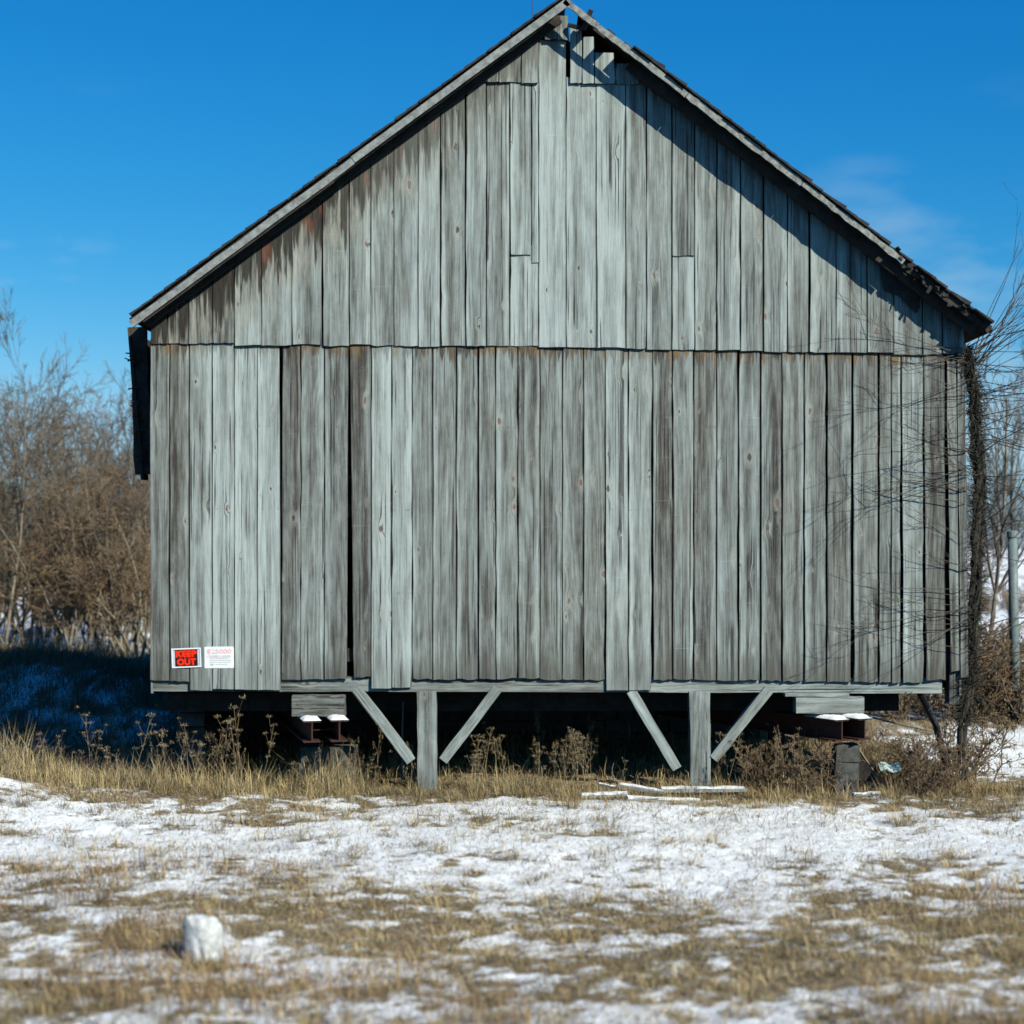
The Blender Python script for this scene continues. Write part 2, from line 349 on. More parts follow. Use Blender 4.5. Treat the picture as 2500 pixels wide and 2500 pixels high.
M['pink_paint'] = simple('faded_red_print', (0.80, 0.42, 0.44), (0.86, 0.55, 0.56), 40, rough=0.6, bump=0)
M['grey_paint'] = simple('grey_print', (0.42, 0.44, 0.45), (0.55, 0.57, 0.58), 60, rough=0.6, bump=0)
M['green_sheet'] = simple('pale_green_sheet', (0.42, 0.58, 0.50), (0.62, 0.72, 0.65), 8, rough=0.6, bump=0.2)
M['iron'] = simple('dark_iron', (0.012, 0.014, 0.018), (0.05, 0.055, 0.06), 12, rough=0.6, spec=0.4)

def grass_mat(name, trans=0.25):
    b = NB(name, 0.8, 0.15); a = b.attr('col', 'GEOMETRY'); b.color(a.outputs['Color'])
    tr = b.n('ShaderNodeBsdfTranslucent'); b.l(a.outputs['Color'], tr.inputs[0])
    ms = b.n('ShaderNodeMixShader'); ms.inputs[0].default_value = trans
    b.l(b.b.outputs[0], ms.inputs[1]); b.l(tr.outputs[0], ms.inputs[2]); b.l(ms.outputs[0], b.t.nodes['Material Output'].inputs[0])
    return b.m
M['grass'] = grass_mat('dry_grass')

# ------------------------------------------------------------------ ground
def axis(lo, hi, step, far_lo, far_hi, g=1.16):
    a = list(np.arange(lo, hi + 1e-6, step)); s = step
    while a[-1] < far_hi: s *= g; a.append(a[-1] + s)
    s = step
    while a[0] > far_lo: s *= g; a.insert(0, a[0] - s)
    return np.array(a)

BD = 20.0                                # depth of the barn
def terrain(x, y):
    z = (fbm(x * 0.35 + 40, y * 0.35 + 12, 3) - 0.5) * 0.16
    z = z + (fbm(x * 1.6, y * 1.6, 3) - 0.5) * 0.07
    # low bank on the left, in front of the wall's corner, dipping behind it
    z = z + 0.46 * np.exp(-((x + 7.2) / 2.2) ** 2 - ((y + 1.2) / 1.6) ** 2)
    z = z + 0.10 * np.exp(-((x + 3.6) / 1.2) ** 2 - ((y + 0.8) / 0.8) ** 2)
    # earth bank running along the left side of the barn
    z = z + (0.55 + 0.50 * sstep(-4.5, -8.5, x)) * np.exp(-(np.abs(y - 8.5) / 3.6) ** 2.4) * sstep(-4.1, -4.6, x) * sstep(-26, -14, x)
    # near field climbs a little towards the road
    z = z + 0.20 * sstep(-11, -22, y)
    far = sstep(60, 400, y); z = z + far * (3.0 * (fbm(x * 0.006 + 3, y * 0.006 + 8, 3) - 0.45))
    return z

def snow_cover(x, y):
    """0 bare thatch .. 1 snow, patchy down to the size of a tuft"""
    b = np.interp(y, [-14, -9.5, -7.4, -6.2, -5.0, -3.8, -1.8, -1.0, -0.45, 0.2], [0.01, 0.01, -0.02, 0.01, 0.10, 0.20, 0.20, 0.06, -0.12, -0.6])
    bo = np.interp(y, [-14, -9.5, -7.4, -6.2, -5.0, -3.8, -2.2, -1.2, -0.3, 2, 8, 22, 34], [0.01, 0.01, -0.02, 0.01, 0.10, 0.20, 0.20, 0.12, 0.04, -0.02, -0.05, 0.05, 0.18])
    k = sstep(4.6, 5.6, np.abs(x - 0.3)); b = np.where(y > -1.8, b * (1 - k) + bo * k, b); b = np.where(y > BD + 1, bo, b)
    b = b - 0.09 * np.exp(-((x + 4.2) / 2.4) ** 2 - ((y + 1.4) / 1.0) ** 2)
    b = b - 0.06 * sstep(1.5, 6.0, x) * sstep(-5.5, -8.0, y) - 0.05 * np.exp(-((x + 1.0) / 1.5) ** 2 - ((y + 6.9) / 0.9) ** 2)
    b = b - 0.12 * sstep(2.0, 4.5, x) * sstep(-2.3, -1.0, y) * sstep(1.5, 0.0, y)
    b = b + 0.06 * sstep(-4.6, -5.2, x) * sstep(2.5, 4.0, y) * sstep(9.0, 7.0, y)
    b = b + 0.16 * sstep(5.0, 5.8, x) * sstep(0.5, 2.0, y) * sstep(8.0, 6.0, y)
    n = fbm(x * 1.1 + 5, y * 1.6 + 31, 3, 0.6); n2 = fbm(x * 5.5, y * 6.5, 2, 0.65); n3 = vnoise(x * 11 + 3, y * 12 + 8)
    return sstep(-0.16, 0.17, (n - 0.5) * 0.52 + (n2 - 0.5) * 0.52 + (n3 - 0.5) * 0.24 + b)

gx = axis(-8.2, 8.2, 0.045, -420, 420); gy = axis(-11.5, 3.0, 0.045, -45, 900)
GX, GY = np.meshgrid(gx, gy)
SN = snow_cover(GX, GY)
GZ = terrain(GX, GY) + SN * 0.015 + (fbm(GX * 9, GY * 9, 2) - 0.5) * 0.05 * (1 - SN) + (fbm(GX * 14, GY * 14, 2) - 0.5) * 0.012 * SN
nx, ny = len(gx), len(gy)
V = np.stack([GX, GY, GZ], -1).reshape(-1, 3)
idx = np.arange(nx * ny).reshape(ny, nx)
a, b_, c_, d_ = idx[:-1, :-1].ravel(), idx[:-1, 1:].ravel(), idx[1:, 1:].ravel(), idx[1:, :-1].ravel()
T = np.concatenate([np.stack([a, b_, c_], 1), np.stack([a, c_, d_], 1)])
gm = tri_mesh('ground', V, T, smooth=True)
at = gm.attributes.new('snow', 'FLOAT', 'POINT'); at.data.foreach_set('value', SN.ravel().astype(np.float32))

b = NB('snowy_field', 0.85, 0.2)
co = b.coord('Object'); sn = b.attr('snow', 'GEOMETRY').outputs['Fac']
f1 = b.noise(b.map(co, (15, 24, 15)), 1, 6, 0.72); f2 = b.noise(b.map(co, (90, 130, 90)), 1, 3, 0.6)
msk = b.math('ADD', sn, b.math('ADD', b.math('MULTIPLY', b.math('SUBTRACT', f1, 0.5), 3.0), b.math('MULTIPLY', b.math('SUBTRACT', f2, 0.5), 2.4)))
msk = b.rng(msk, 0.36, 0.66, 0, 1, True)
big = b.noise(co, 0.8, 4, 0.6); med = b.noise(b.map(co, (14, 22, 14)), 1, 4, 0.7)
earth = b.mix(b.rng(med, 0.35, 0.65), (0.075, 0.056, 0.034), (0.38, 0.29, 0.15))
earth = b.mix(b.rng(big, 0.45, 0.65, 0, 0.6), earth, (0.16, 0.105, 0.062))
snowc = b.mix(b.rng(f1, 0.3, 0.7), (0.86, 0.87, 0.84), (0.93, 0.94, 0.915))
b.color(b.mix(msk, earth, snowc)); b.bump(b.math('ADD', b.math('MULTIPLY', f1, 0.7), b.math('ADD', b.math('MULTIPLY', f2, 0.3), b.math('MULTIPLY', msk, 0.5))), 0.6, 0.03)
tag(link('ground', gm, b.m), 'snow dusted field of matted dry grass', 'ground', kind='structure')

def gz(x, y):
    xa, ya = np.atleast_1d(np.asarray(x, float)), np.atleast_1d(np.asarray(y, float))
    s_ = snow_cover(xa, ya)
    r_ = terrain(xa, ya) + s_ * 0.015
    return r_ if np.ndim(x) else float(r_[0])

# ------------------------------------------------------------------ barn
WXL, WXR = X(366), X(2352)
barn = empty('barn', (0, 0, 0))
tag(barn, 'weathered grey gabled barn of vertical boards raised on posts', 'barn')

def board(xl0, xr0, xl1, xr1, zb, zt, yf, tone, stain=0.0, lap=0.0, warm=0.0, th=0.024, rag=0.012, name='siding_board', mat='wood', slant=True):
    """vertical board; zt is a height or None for up to the roof line; edges waver, face cups, foot is chipped"""
    q = rng.uniform
    ztl = zt if zt is not None else roof_z(xl1) + 0.0
    ztr = zt if zt is not None else roof_z(xr1) + 0.0
    ztm = max(ztl, ztr) if zt is not None else roof_z((xl1 + xr1) / 2)
    n = max(3, min(14, int((min(ztl, ztr) - zb) / 0.28)))
    cols = 4; yo = q(-0.006, 0.004); tilt = q(-0.006, 0.006); cup = q(-0.004, 0.005)
    vs, fs = [], []
    fj = [q(0, rag) for _ in range(cols + 1)]
    ra, rb = .003 + .008 * q(0, 1) ** 2, .003 + .008 * q(0, 1) ** 2
    wl = [q(-.6 * ra, ra) for _ in range(n + 1)]; wr = [q(-rb, .6 * rb) for _ in range(n + 1)]
    bow = q(-0.008, 0.008)
    for layer in (0, 1):
        for i in range(n + 1):
            t = i / n
            l_, r_ = xl0 + (xl1 - xl0) * t + wl[i], xr0 + (xr1 - xr0) * t + wr[i]
            for k in range(cols + 1):
                u = k / cols; x = l_ + (r_ - l_) * u
                top = (ztl + (ztr - ztl) * u) if zt is None or True else zt
                if zt is None: top = roof_z(x)
                z = zb + fj[k] * (1 - t) + (top - zb) * t
                y = yf + yo + tilt * (u - .5) * 2 + cup * (1 - (2 * u - 1) ** 2) + bow * math.sin(t * math.pi) * 0.6 + (th if layer else 0)
                vs.append((x, y, z))
    m_ = cols + 1; o = (n + 1) * m_
    for i in range(n):
        for k in range(cols): fs.append((i * m_ + k, i * m_ + k + 1, (i + 1) * m_ + k + 1, (i + 1) * m_ + k))
        fs.append((i * m_, (i + 1) * m_, o + (i + 1) * m_, o + i * m_))
        fs.append((i * m_ + cols, o + i * m_ + cols, o + (i + 1) * m_ + cols, (i + 1) * m_ + cols))
        fs.append((o + i * m_, o + (i + 1) * m_, o + (i + 1) * m_ + cols, o + i * m_ + cols))
    fs.append(tuple(range(m_))[::-1] + tuple(o + k for k in range(m_)))
    fs.append(tuple(n * m_ + k for k in range(m_)) + tuple(o + n * m_ + k for k in range(m_))[::-1])
    mb = MB(); mb.add(vs, fs); ob = mb.build(name, M[mat], barn)
    aa = ob.data.attributes.new('across', 'FLOAT', 'POINT')
    if len(ob.data.vertices) == len(vs): aa.data.foreach_set('value', [2 * (i % m_) / cols - 1 for i in range(len(vs))])
    ob['tone'] = float(tone); ob['stain'] = float(stain); ob['lap'] = float(lap); ob['warm'] = float(warm)
    return ob

# lower course: edge px, foot px, tone, warm
low = [(366,1663,.36,.2),(414,1664,.32,.2),(462,1685,.70,0),(518,1684,.84,0),(572,1684,.88,0),(628,1684,.82,0),(686,1661,.30,.3),(734,1659,.52,0),
       (792,1660,.42,.1),(853,1656,.20,.4),(906,1681,.90,0),(956,1680,.86,0),(1006,1660,.46,.1),(1057,1660,.48,.1),(1114,1661,.50,.1),(1168,1660,.44,.2),
       (1210,1659,.50,.1),(1264,1660,.46,.2),(1318,1661,.46,.1),(1373,1663,.42,.2),(1425,1662,.44,.1),(1478,1686,.80,0),(1534,1687,.66,0),(1593,1662,.27,.7),
       (1642,1661,.50,.2),(1693,1663,.34,.4),(1750,1662,.46,.2),(1803,1664,.50,.1),(1857,1663,.34,.4),(1909,1666,.46,.2),(1963,1666,.42,.3),(2018,1667,.36,.4),
       (2081,1668,.40,.3),(2145,1668,.42,.3),(2175,1668,.40,.3),(2200,1668,.66,0),(2254,1660,.22,.4),(2308,1640,.34,.3),(2335,1655,.26,.3),(2356,0,0,0)]
# wide dark gaps: left edge of board -> (px at top, px at foot)
lgap = {686:(9,2),853:(4,13),1168:(4,4),1057:(3,2),2018:(5,4),2081:(4,9),2145:(4,4),1803:(4,4),1857:(4,5),2200:(4,6),1963:(3,5),2308:(4,9),1593:(2,6),1478:(1,5),1750:(2,3),2254:(2,4),1909:(2,5)}
for i in range(len(low) - 1):
    e, ft, tn, wm = low[i]; e2 = low[i + 1][0]
    g0, g1 = lgap.get(e, (1.8 + rng.random() * 1.6, 1.8 + rng.random() * 2.2)); j = rng.uniform(-1.5, 1.5)
    xl1, xl0 = X(e + g0 / 2), X(e + g1 / 2 + (4 if e == 853 else 0)); g0, g1 = lgap.get(e2, (1.2, 1.2)); xr1, xr0 = X(e2 - g0 / 2), X(e2 - g1 / 2)
    lean = X(1250 + max(0, (e - 2150)) * 0.05)
    board(xl0 + lean, xr0 + lean, xl1, xr1, Z(ft + rng.uniform(-1.5, 1.5)), Z(828), 0.0, .5 + (tn - .5) * .82, 0, 1.0 if ft < 1675 else 0.55, wm, rag=0.02 if ft < 1675 else 0.008)
# upper course
upp = [(368,840,.36),(410,840,.42),(462,841,.34),(520,840,.32),(573,846,.70),(639,845,.64),(713,843,.60),(788,846,.58),(853,843,.58),(906,845,.52),(962,846,.66),
       (1021,848,.72),(1076,846,.56),(1137,847,.64),(1188,846,.56),(1245,846,.66),(1315,849,.84),(1382,850,.74),(1455,850,.84),(1527,853,.56),(1578,855,.58),(1640,856,.50),
       (1695,855,.56),(1749,857,.60),(1807,858,.52),(1863,862,.60),(1921,862,.54),(1975,861,.64),(2040,862,.52),(2115,862,.46),(2180,868,.50),(2250,866,.44),(2299,866,.40),(2352,0,0)]
ugap = {788:(3,5),1076:(3,4),1137:(4,3),1188:(2,2),1807:(3,3),1863:(4,4),1975:(4,5),2040:(2,2),1640:(3,3),1245:(3,3),1315:(2,2),1749:(2,3)}
for i in range(len(upp) - 1):
    e, ft, tn = upp[i]; e2 = upp[i + 1][0]
    g0, g1 = ugap.get(e, (1.4 + rng.random() * 1.6, 1.4 + rng.random() * 2.0)); xl1, xl0 = X(e + g0 / 2), X(e + g1 / 2)
    g0, g1 = ugap.get(e2, (1.3, 1.3)); xr1, xr0 = X(e2 - g0 / 2), X(e2 - g1 / 2)
    st = (1.0 if e < 700 else max(.45, 1.0 - (e - 700) / 900)) if e < 1240 else 0.25; wm = 0.25 if e > 1560 else 0.05
    zt = None
    if 1140 < e < 1560: zt = min(Z(190), roof_z(X(e)) - 0.02, roof_z(X(e2)) - 0.02) if e != 1315 else Z(100)
    if e == 1245:                                       # spliced boards
        board(xl0, X(1297), xl1, X(1297), Z(624), zt, -0.034, tn, 0, 0, 0); board(X(1299), xr0, X(1299), xr1, Z(643), zt, -0.033, .8)
        board(xl0, xr0, xl1, xr1, Z(ft), Z(600), -0.020, .84, 0, 0, 0, th=0.012)
    elif e == 1640:
        board(xl0, xr0, xl1, xr1, Z(627), zt, -0.034, tn, 0, 0, .3); board(xl0, xr0, xl1, xr1, Z(ft), Z(610), -0.020, .74, 0, 0, 0, th=0.012)
    else:
        board(xl0, xr0, xl1, xr1, Z(ft + rng.uniform(-1, 1)), zt, -0.030, tn, st, 0, wm, rag=0.014)
# peak course
for (e, e2, ft, tn) in [(1125,1190,203,.66),(1190,1218,204,.62),(1219,1272,205,.74),(1273,1316,207,.80),(1391,1420,207,.80),(1421,1450,208,.78),(1451,1500,209,.74),(1501,1560,210,.5)]:
    board(X(e + .7), X(e2 - .7), X(e + .7), X(e2 - .7), Z(ft), None if e < 1380 else min(roof_z(X(e)), roof_z(X(e2))) - 0.10 * (e < 1500), -0.060, tn, 0.55 if e < 1380 else 0.15)
board(X(1330), X(1360), X(1330), X(1360), Z(102), None, -0.086, .78, 0.6); board(X(1361), X(1389), X(1361), X(1386), Z(104), Z(44), -0.086, .74, 0.5)

# sill, corner post, framing
def timber(name, a, b2, w_, h_, mat, tone=.5, warm=.2, j=0.004, seg=6, up=(0, 0, 1), parent=barn):
    o = MB().bar(a, b2, w_, h_, up, j, seg).build(name, M[mat], parent)
    o['tone'] = float(tone); o['warm'] = float(warm); o['stain'] = 0.0; o['lap'] = 0.0
    return o
zs = (Z(1652) + Z(1689)) / 2; hs_ = Z(1652) - Z(1689)
timber('sill_beam', (X(366), 0.14, zs), (X(1478), 0.14, zs - 0.004), 0.20, hs_, 'timber', .42, .3, 0.005, 9)
timber('sill_beam', (X(1479), 0.14, zs - 0.006), (X(2302), 0.14, zs - 0.022), 0.20, hs_, 'timber', .62, .2, 0.005, 9)
timber('corner_post', (X(2338), 0.16, Z(1720)), (X(2338), 0.16, roof_z(X(2338)) - 0.2), 0.16, 0.20, 'wood', .22, .5, 0.008, 6, (0, 1, 0))
timber('corner_post', (WXL + 0.10, 0.16, Z(1685)), (WXL + 0.10, 0.16, roof_z(WXL + 0.1) - 0.15), 0.16, 0.20, 'wood', .3, .3, 0.006, 6, (0, 1, 0))
for (pc, ft, w_) in ((1042, 1950, 47), (1710, 1945, 50)):
    t = timber('post', (X(pc + 2), 0.13, Z(ft) - 0.15), (X(pc - 1), 0.13, Z(1688)), w_ * S, 0.22, 'wood', .62, .1, j=0.006, seg=7, up=(0, 1, 0))
for (p0, p1) in (((870, 1684), (1004, 1858)), ((1216, 1684), (1082, 1856)), ((1540, 1690), (1652, 1876)), ((1876, 1686), (1741, 1852))):
    a_, b2 = W(p0[0], p0[1] - 4, 0.06), W(p1[0], p1[1], 0.06); d = b2 - a_
    o = timber('brace', (0, 0, 0), (d.length, 0, 0), 0.10, 24 * S, 'timber', .60, .2, j=0.005, seg=5)
    o.location = a_; o.rotation_euler = (0, math.atan2(-d.z, d.x), 0)
for o in list(barn.children):
    pass
# floor, girder and joists
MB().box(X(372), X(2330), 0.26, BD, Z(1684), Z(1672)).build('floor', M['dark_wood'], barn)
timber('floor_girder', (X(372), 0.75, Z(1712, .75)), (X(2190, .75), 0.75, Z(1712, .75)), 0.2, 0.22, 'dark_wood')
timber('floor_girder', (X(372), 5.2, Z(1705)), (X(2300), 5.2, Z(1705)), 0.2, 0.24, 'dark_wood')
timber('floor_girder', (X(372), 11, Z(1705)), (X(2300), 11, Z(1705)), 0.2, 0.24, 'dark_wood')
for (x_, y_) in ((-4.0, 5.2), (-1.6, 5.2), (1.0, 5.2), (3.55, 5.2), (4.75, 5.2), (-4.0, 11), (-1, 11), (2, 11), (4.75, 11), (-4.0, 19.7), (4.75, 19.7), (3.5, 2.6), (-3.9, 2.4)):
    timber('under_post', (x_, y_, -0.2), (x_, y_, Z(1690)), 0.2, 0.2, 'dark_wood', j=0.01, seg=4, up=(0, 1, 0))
# stone walls added under the barn, left and back, to keep it dark there
def stone_wall(x0, x1, y0, y1, z0, z1, along):
    mb = MB(); z = z0; hrow = 0.19
    while z < z1 - 0.05:
        p = (x0 if along == 'x' else y0) - rng.uniform(0, .2); end = x1 if along == 'x' else y1
        while p < end:
            l_ = rng.uniform(.25, .55); jj = rng.uniform(-.03, .03)
            if along == 'x': mb.box(p, min(p + l_ - .02, end), y0 + jj, y1 + jj, z, min(z + hrow - .015, z1), 0.012)
            else: mb.box(x0 + jj, x1 + jj, p, min(p + l_ - .02, end), z, min(z + hrow - .015, z1), 0.012)
            p += l_
        z += hrow
    return mb
stone_wall(X(372), 3.3, 6.0, 6.35, -0.15, Z(1690), 'x').build('added_underside_wall', M['stone'], barn)
stone_wall(X(372), X(372) + .35, 1.6, BD, -0.15, Z(1690), 'y').build('added_underside_wall', M['stone'], barn)
# side and rear walls (boards run on round the corner)
def side_wall(x, yo, name):
    mb = MB(); y = 0.03
    while y < BD:
        l_ = rng.uniform(.2, .3); jj = rng.uniform(-.006, .006); zt = roof_z(x) + 0.01
        mb.box(x - .012 + jj, x + .012 + jj, y, y + l_ - .003, Z(1690) + rng.uniform(-.04, .0), zt); y += l_
    o = mb.build(name, M['wood'], barn); o['tone'] = .4; o['warm'] = .3; o['stain'] = 0.; o['lap'] = 0.
side_wall(WXL + .015, 0, 'side_wall'); side_wall(X(2345), 0, 'side_wall')
mb = MB(); x = WXL
while x < X(2345):
    l_ = rng.uniform(.2, .3); x2 = min(x + l_, X(2345)); x2 = RD.x if x < RD.x - .01 < x2 - .01 else x2; za, zb_ = roof_z(x), roof_z(x2)
    mb.add([(x, BD - .02, Z(1692)), (x2, BD - .02, Z(1692)), (x2, BD - .02, zb_), (x, BD - .02, za), (x, BD, Z(1692)), (x2, BD, Z(1692)), (x2, BD, zb_), (x, BD, za)], [(0, 1, 2, 3), (7, 6, 5, 4), (0, 4, 5, 1), (1, 5, 6, 2), (2, 6, 7, 3), (3, 7, 4, 0)]); x = x2
o = mb.build('rear_wall', M['wood'], barn); o['tone'] = .4; o['warm'] = .3; o['stain'] = 0.; o['lap'] = 0.

# roof: sheathing boards laid along the ridge, courses of shingles on top
UL = Vector((EL.x - RD.x, 0, EL.z - RD.z)); LL = UL.length; UL.normalize(); NL = Vector((-UL.z, 0, UL.x)); NL = NL if NL.z > 0 else -NL
UR = Vector((ER.x - RD.x, 0, ER.z - RD.z)); LR = UR.length; UR.normalize(); NRm = Vector((-UR.z, 0, UR.x)); NRm = NRm if NRm.z > 0 else -NRm
def slab(u, nrm, s0, s1, y0, y1, h0, h1, dh=0.0, jy=0.0):
    """box on a roof slope: s along the slope, h above the underside plane"""
    vs = []
    for y in (y0, y1):
        jj = rng.uniform(-jy, jy)
        for (s_, h_) in ((s0, h0), (s1, h0), (s1, h1 + dh), (s0, h1)):
            p = Vector((RD.x, 0, RD.z)) + u * s_ + nrm * h_; vs.append((p.x, y + (jj if y == y0 else 0), p.z))
    return vs, [(0, 1, 2, 3), (7, 6, 5, 4), (0, 4, 5, 1), (1, 5, 6, 2), (2, 6, 7, 3), (3, 7, 4, 0)]
OV = 0.36
s = 0.0
while s < LL - .02:
    e = min(s + rng.uniform(.17, .24), LL)
    MB().add(*slab(UL, NL, s + .003, e - .003, -OV + rng.uniform(.03, .05), BD + .2, 0.0, .022)).build('sheathing_board', M['dark_wood'], barn); s = e
# right slope: sheathing rotted away at the verge near the ridge and at the eave
s = 0.0; k = 0
gone = [(0.0, .34, .30), (.34, .44, .30), (.44, .60, .02), (.60, .76, .24), (.76, .92, .08), (.92, 1.10, -.02), (1.10, 1.2, .20)]
while s < LR - .02:
    e = min(s + rng.uniform(.15, .22), LR); cut = -OV + rng.uniform(.03, .06)
    if k < 9: 
        s, e, cut = [(0.0, .16, 1.3), (.16, .30, 1.1), (.30, .41, -.33), (.41, .58, .01), (.58, .70, -.34), (.70, .83, -.10), (.83, .98, -.33), (.98, 1.12, -.16), (1.12, 1.3, -.34)][k]
    elif s > LR - 1.4: cut += rng.uniform(0, .10)
    MB().add(*slab(UR, NRm, s + .003, e - .003, cut, BD + .2, 0.0, .022, jy=0.0)).build('sheathing_board', M['dark_wood'], barn); s = e; k += 1
def courses(u, nrm, LN, lo, worn):
    s_ = lo; 
    while s_ < LN + .03:
        st = .165; y0 = -OV - .03 + rng.uniform(-.012, .02)
        if worn and s_ > LN - 1.5: y0 += rng.uniform(-.03, .08)
        th = .014 + rng.uniform(0, .006) + (rng.uniform(0, .02) if worn and rng.random() < .3 else 0)
        MB().add(*slab(u, nrm, s_ - .10, s_ + st, y0, BD + .22, .024, .030 + th * .4, th, 0)).build('shingle_course', M['roofing'], barn); s_ += st
courses(UL, NL, LL - .12, .1, False); courses(UR, NRm, LR - .12, 1.05, True)
# a short stretch of courses behind the broken verge
s_ = .1
while s_ < 1.05:
    MB().add(*slab(UR, NRm, max(s_ - .1, .005), s_ + .165, (.02 if s_ > .25 else 1.2) + rng.uniform(0, .03), BD + .22, .024, .034, .014)).build('shingle_course', M['roofing'], barn); s_ += .165
# rake boards
def rake(u, nrm, s0, s1, hgt, th, y, mat, drop=0.0, seg=8, jag=0.0, top=.0):
    mb = MB(); vs, fs = [], []
    for i in range(seg + 1):
        s_ = s0 + (s1 - s0) * i / seg
        for (yy, hh) in ((y, -hgt - drop), (y + th, -hgt - drop), (y + th, top - drop), (y, top - drop)):
            jj = rng.uniform(-jag, jag)
            p = Vector((RD.x, 0, RD.z)) + u * s_ + nrm * (hh + jj); vs.append((p.x, yy, p.z))
    for i in range(seg):
        for k in range(4): fs.append((i * 4 + k, i * 4 + (k + 1) % 4, i * 4 + 4 + (k + 1) % 4, i * 4 + 4 + k))
    fs += [(3, 2, 1, 0), tuple(seg * 4 + k for k in range(4))]
    return mb.add(vs, fs).build('rake_board', M[mat], barn)
SP = (RD.x - X(856, -.35)) / -UL.x
rake(UL, NL, 0.012, SP - .004, .084, .024, -OV, 'rake_pale', 0, 8, .002)
rake(UL, NL, SP + .004, LL + .01, .082, .024, -OV - .006, 'rake_pale', .012, 8, .004)
SPR = (X(2210, -.35) - RD.x) / UR.x
rake(UR, NRm, 0.0, SPR * .36, .070, .024, -OV, 'rake_lichen', 0, 22, .008)
rake(UR, NRm, SPR * .36 + .008, SPR * .70, .074, .024, -OV, 'rake_lichen', -.004, 20, .008)
rake(UR, NRm, SPR * .70 + .008, SPR, .062, .024, -OV - .004, 'rake_lichen', 0, 16, .010)
rake(UR, NRm, SPR + .02, LR - .05, .07, .03, -OV + .05, 'dark_wood', .0, 14, .022)
# broken ends of sheathing standing up by the peak
timber('broken_lath', W(1424, 72, -.22), W(1444, 24, -.30), .05, .085, 'dark_wood', j=.006, seg=2, up=(0, 1, 0))
timber('broken_lath', W(1388, 62, -.12), W(1422, 70, -.2), .05, .04, 'dark_wood', j=.006, seg=2)
mb = MB(); q0 = [W(2146, 640, -.09), W(2192, 660, -.10), W(2240, 690, -.10), W(2246, 752, -.06), W(2236, 764, -.06), W(2196, 722, -.06), W(2158, 708, -.06)]
mb.add(q0 + [p + Vector((0, .014, 0)) for p in q0], [tuple(range(7)), tuple(range(13, 6, -1))] + [(i, (i + 1) % 7, 7 + (i + 1) % 7, 7 + i) for i in range(7)]).build('torn_roofing_sheet', M['roofing'], barn)
for i in range(34):
    s_ = LR - rng.uniform(.02, 1.5); p = Vector((RD.x, 0, RD.z)) + UR * s_ + NRm * rng.uniform(-.05, .035)
    d = Vector((rng.uniform(-1, 1), rng.uniform(-.5, .1), rng.uniform(-1, .3))).normalized() * rng.uniform(.04, .10)
    a_ = Vector((p.x, -OV + rng.uniform(.0, .12), p.z))
    timber('torn_roof_scrap', a_, a_ + d, rng.uniform(.015, .05), .01, 'roofing', j=.008, seg=1, up=(0, 1, .2))
# fly rafters close under the sheathing
rake(UR, NRm, 1.15, LR - .15, .17, .05, -.21, 'dark_wood', .0, 10, .004, top=-.003).name = 'verge_rafter'
rake(UR, NRm, 1.0, LR - .3, .16, .05, -.115, 'dark_wood', .0, 10, .004, top=-.003).name = 'verge_rafter'
rake(UL, NL, .15, LL - .1, .135, .05, -.115, 'dark_wood', .0, 10, .004, top=-.003).name = 'verge_rafter'
# siding hanging loose from the left eave, leaning back to the wall at its foot
y = .34
while y < 4.2:
    l_ = rng.uniform(.16, .26); zt = Z(792) + rng.uniform(-.03, .03); zb = Z(1170) + rng.uniform(-.02, .35) + (y - .34) * .1
    if y < .4: zb = Z(1168)
    xt, xb = X(315, .4) + rng.uniform(-.01, .02), X(350, .4) + rng.uniform(-.02, .02)
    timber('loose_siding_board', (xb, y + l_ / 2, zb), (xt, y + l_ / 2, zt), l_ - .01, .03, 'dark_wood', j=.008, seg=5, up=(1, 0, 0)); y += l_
mbl = MB()
for i in range(16):
    t = rng.random(); p = Vector((X(316, .36) + (X(350, .36) - X(316, .36)) * t, .36, Z(840) + (Z(1160) - Z(840)) * t))
    mbl.bar(p + Vector((.06, 0, 0)), p + Vector((rng.uniform(-.07, .0), rng.uniform(-.05, .02), rng.uniform(-.05, .05))), .012, .05, (0, 1, 0))
timber('loose_siding_board', (X(350, .4), .40, Z(1155)), (X(338, .4), .40, Z(788)), .03, .20, 'dark_wood', j=.012, seg=8, up=(1, 0, 0))
mbl.build('splintered_edge', M['dark_wood'], barn)['kind'] = 'stuff'
# inner dark lining framing behind the gable: tie beams seen only through gaps
for py in (850, 1245, 1600):
    timber('wall_girt', (X(372), .12, Z(py)), (X(2340), .12, Z(py)), .12, .16, 'dark_wood')

# lightning rod on the ridge
rod = empty('lightning_rod', W(1300, 45, 2.0))
tag(rod, 'thin dark lightning rod standing on the roof left of the peak', 'lightning rod')
p0 = W(1300, 44, .9); rod.location = (p0.x, 0.9, roof_z(p0.x) + .03)
MB().tube([(0, 0, 0), (-.002, 0, .25), (-.006, 0, .95)], [.007, .006, .004], 6).build('rod', M['iron'], rod)
mb = MB(); mb.tube([(0, 0, .02), (0, 0, .045), (0, 0, .07)], [.012, .03, .012], 8)
for a_ in range(3): mb.tube([(0, 0, .03), (.05 * math.cos(a_ * 2.1), .05 * math.sin(a_ * 2.1), -.02 + .03 * math.cos(a_ * 2.1))], .005, 4)
mb.build('base_clamp', M['iron'], rod)

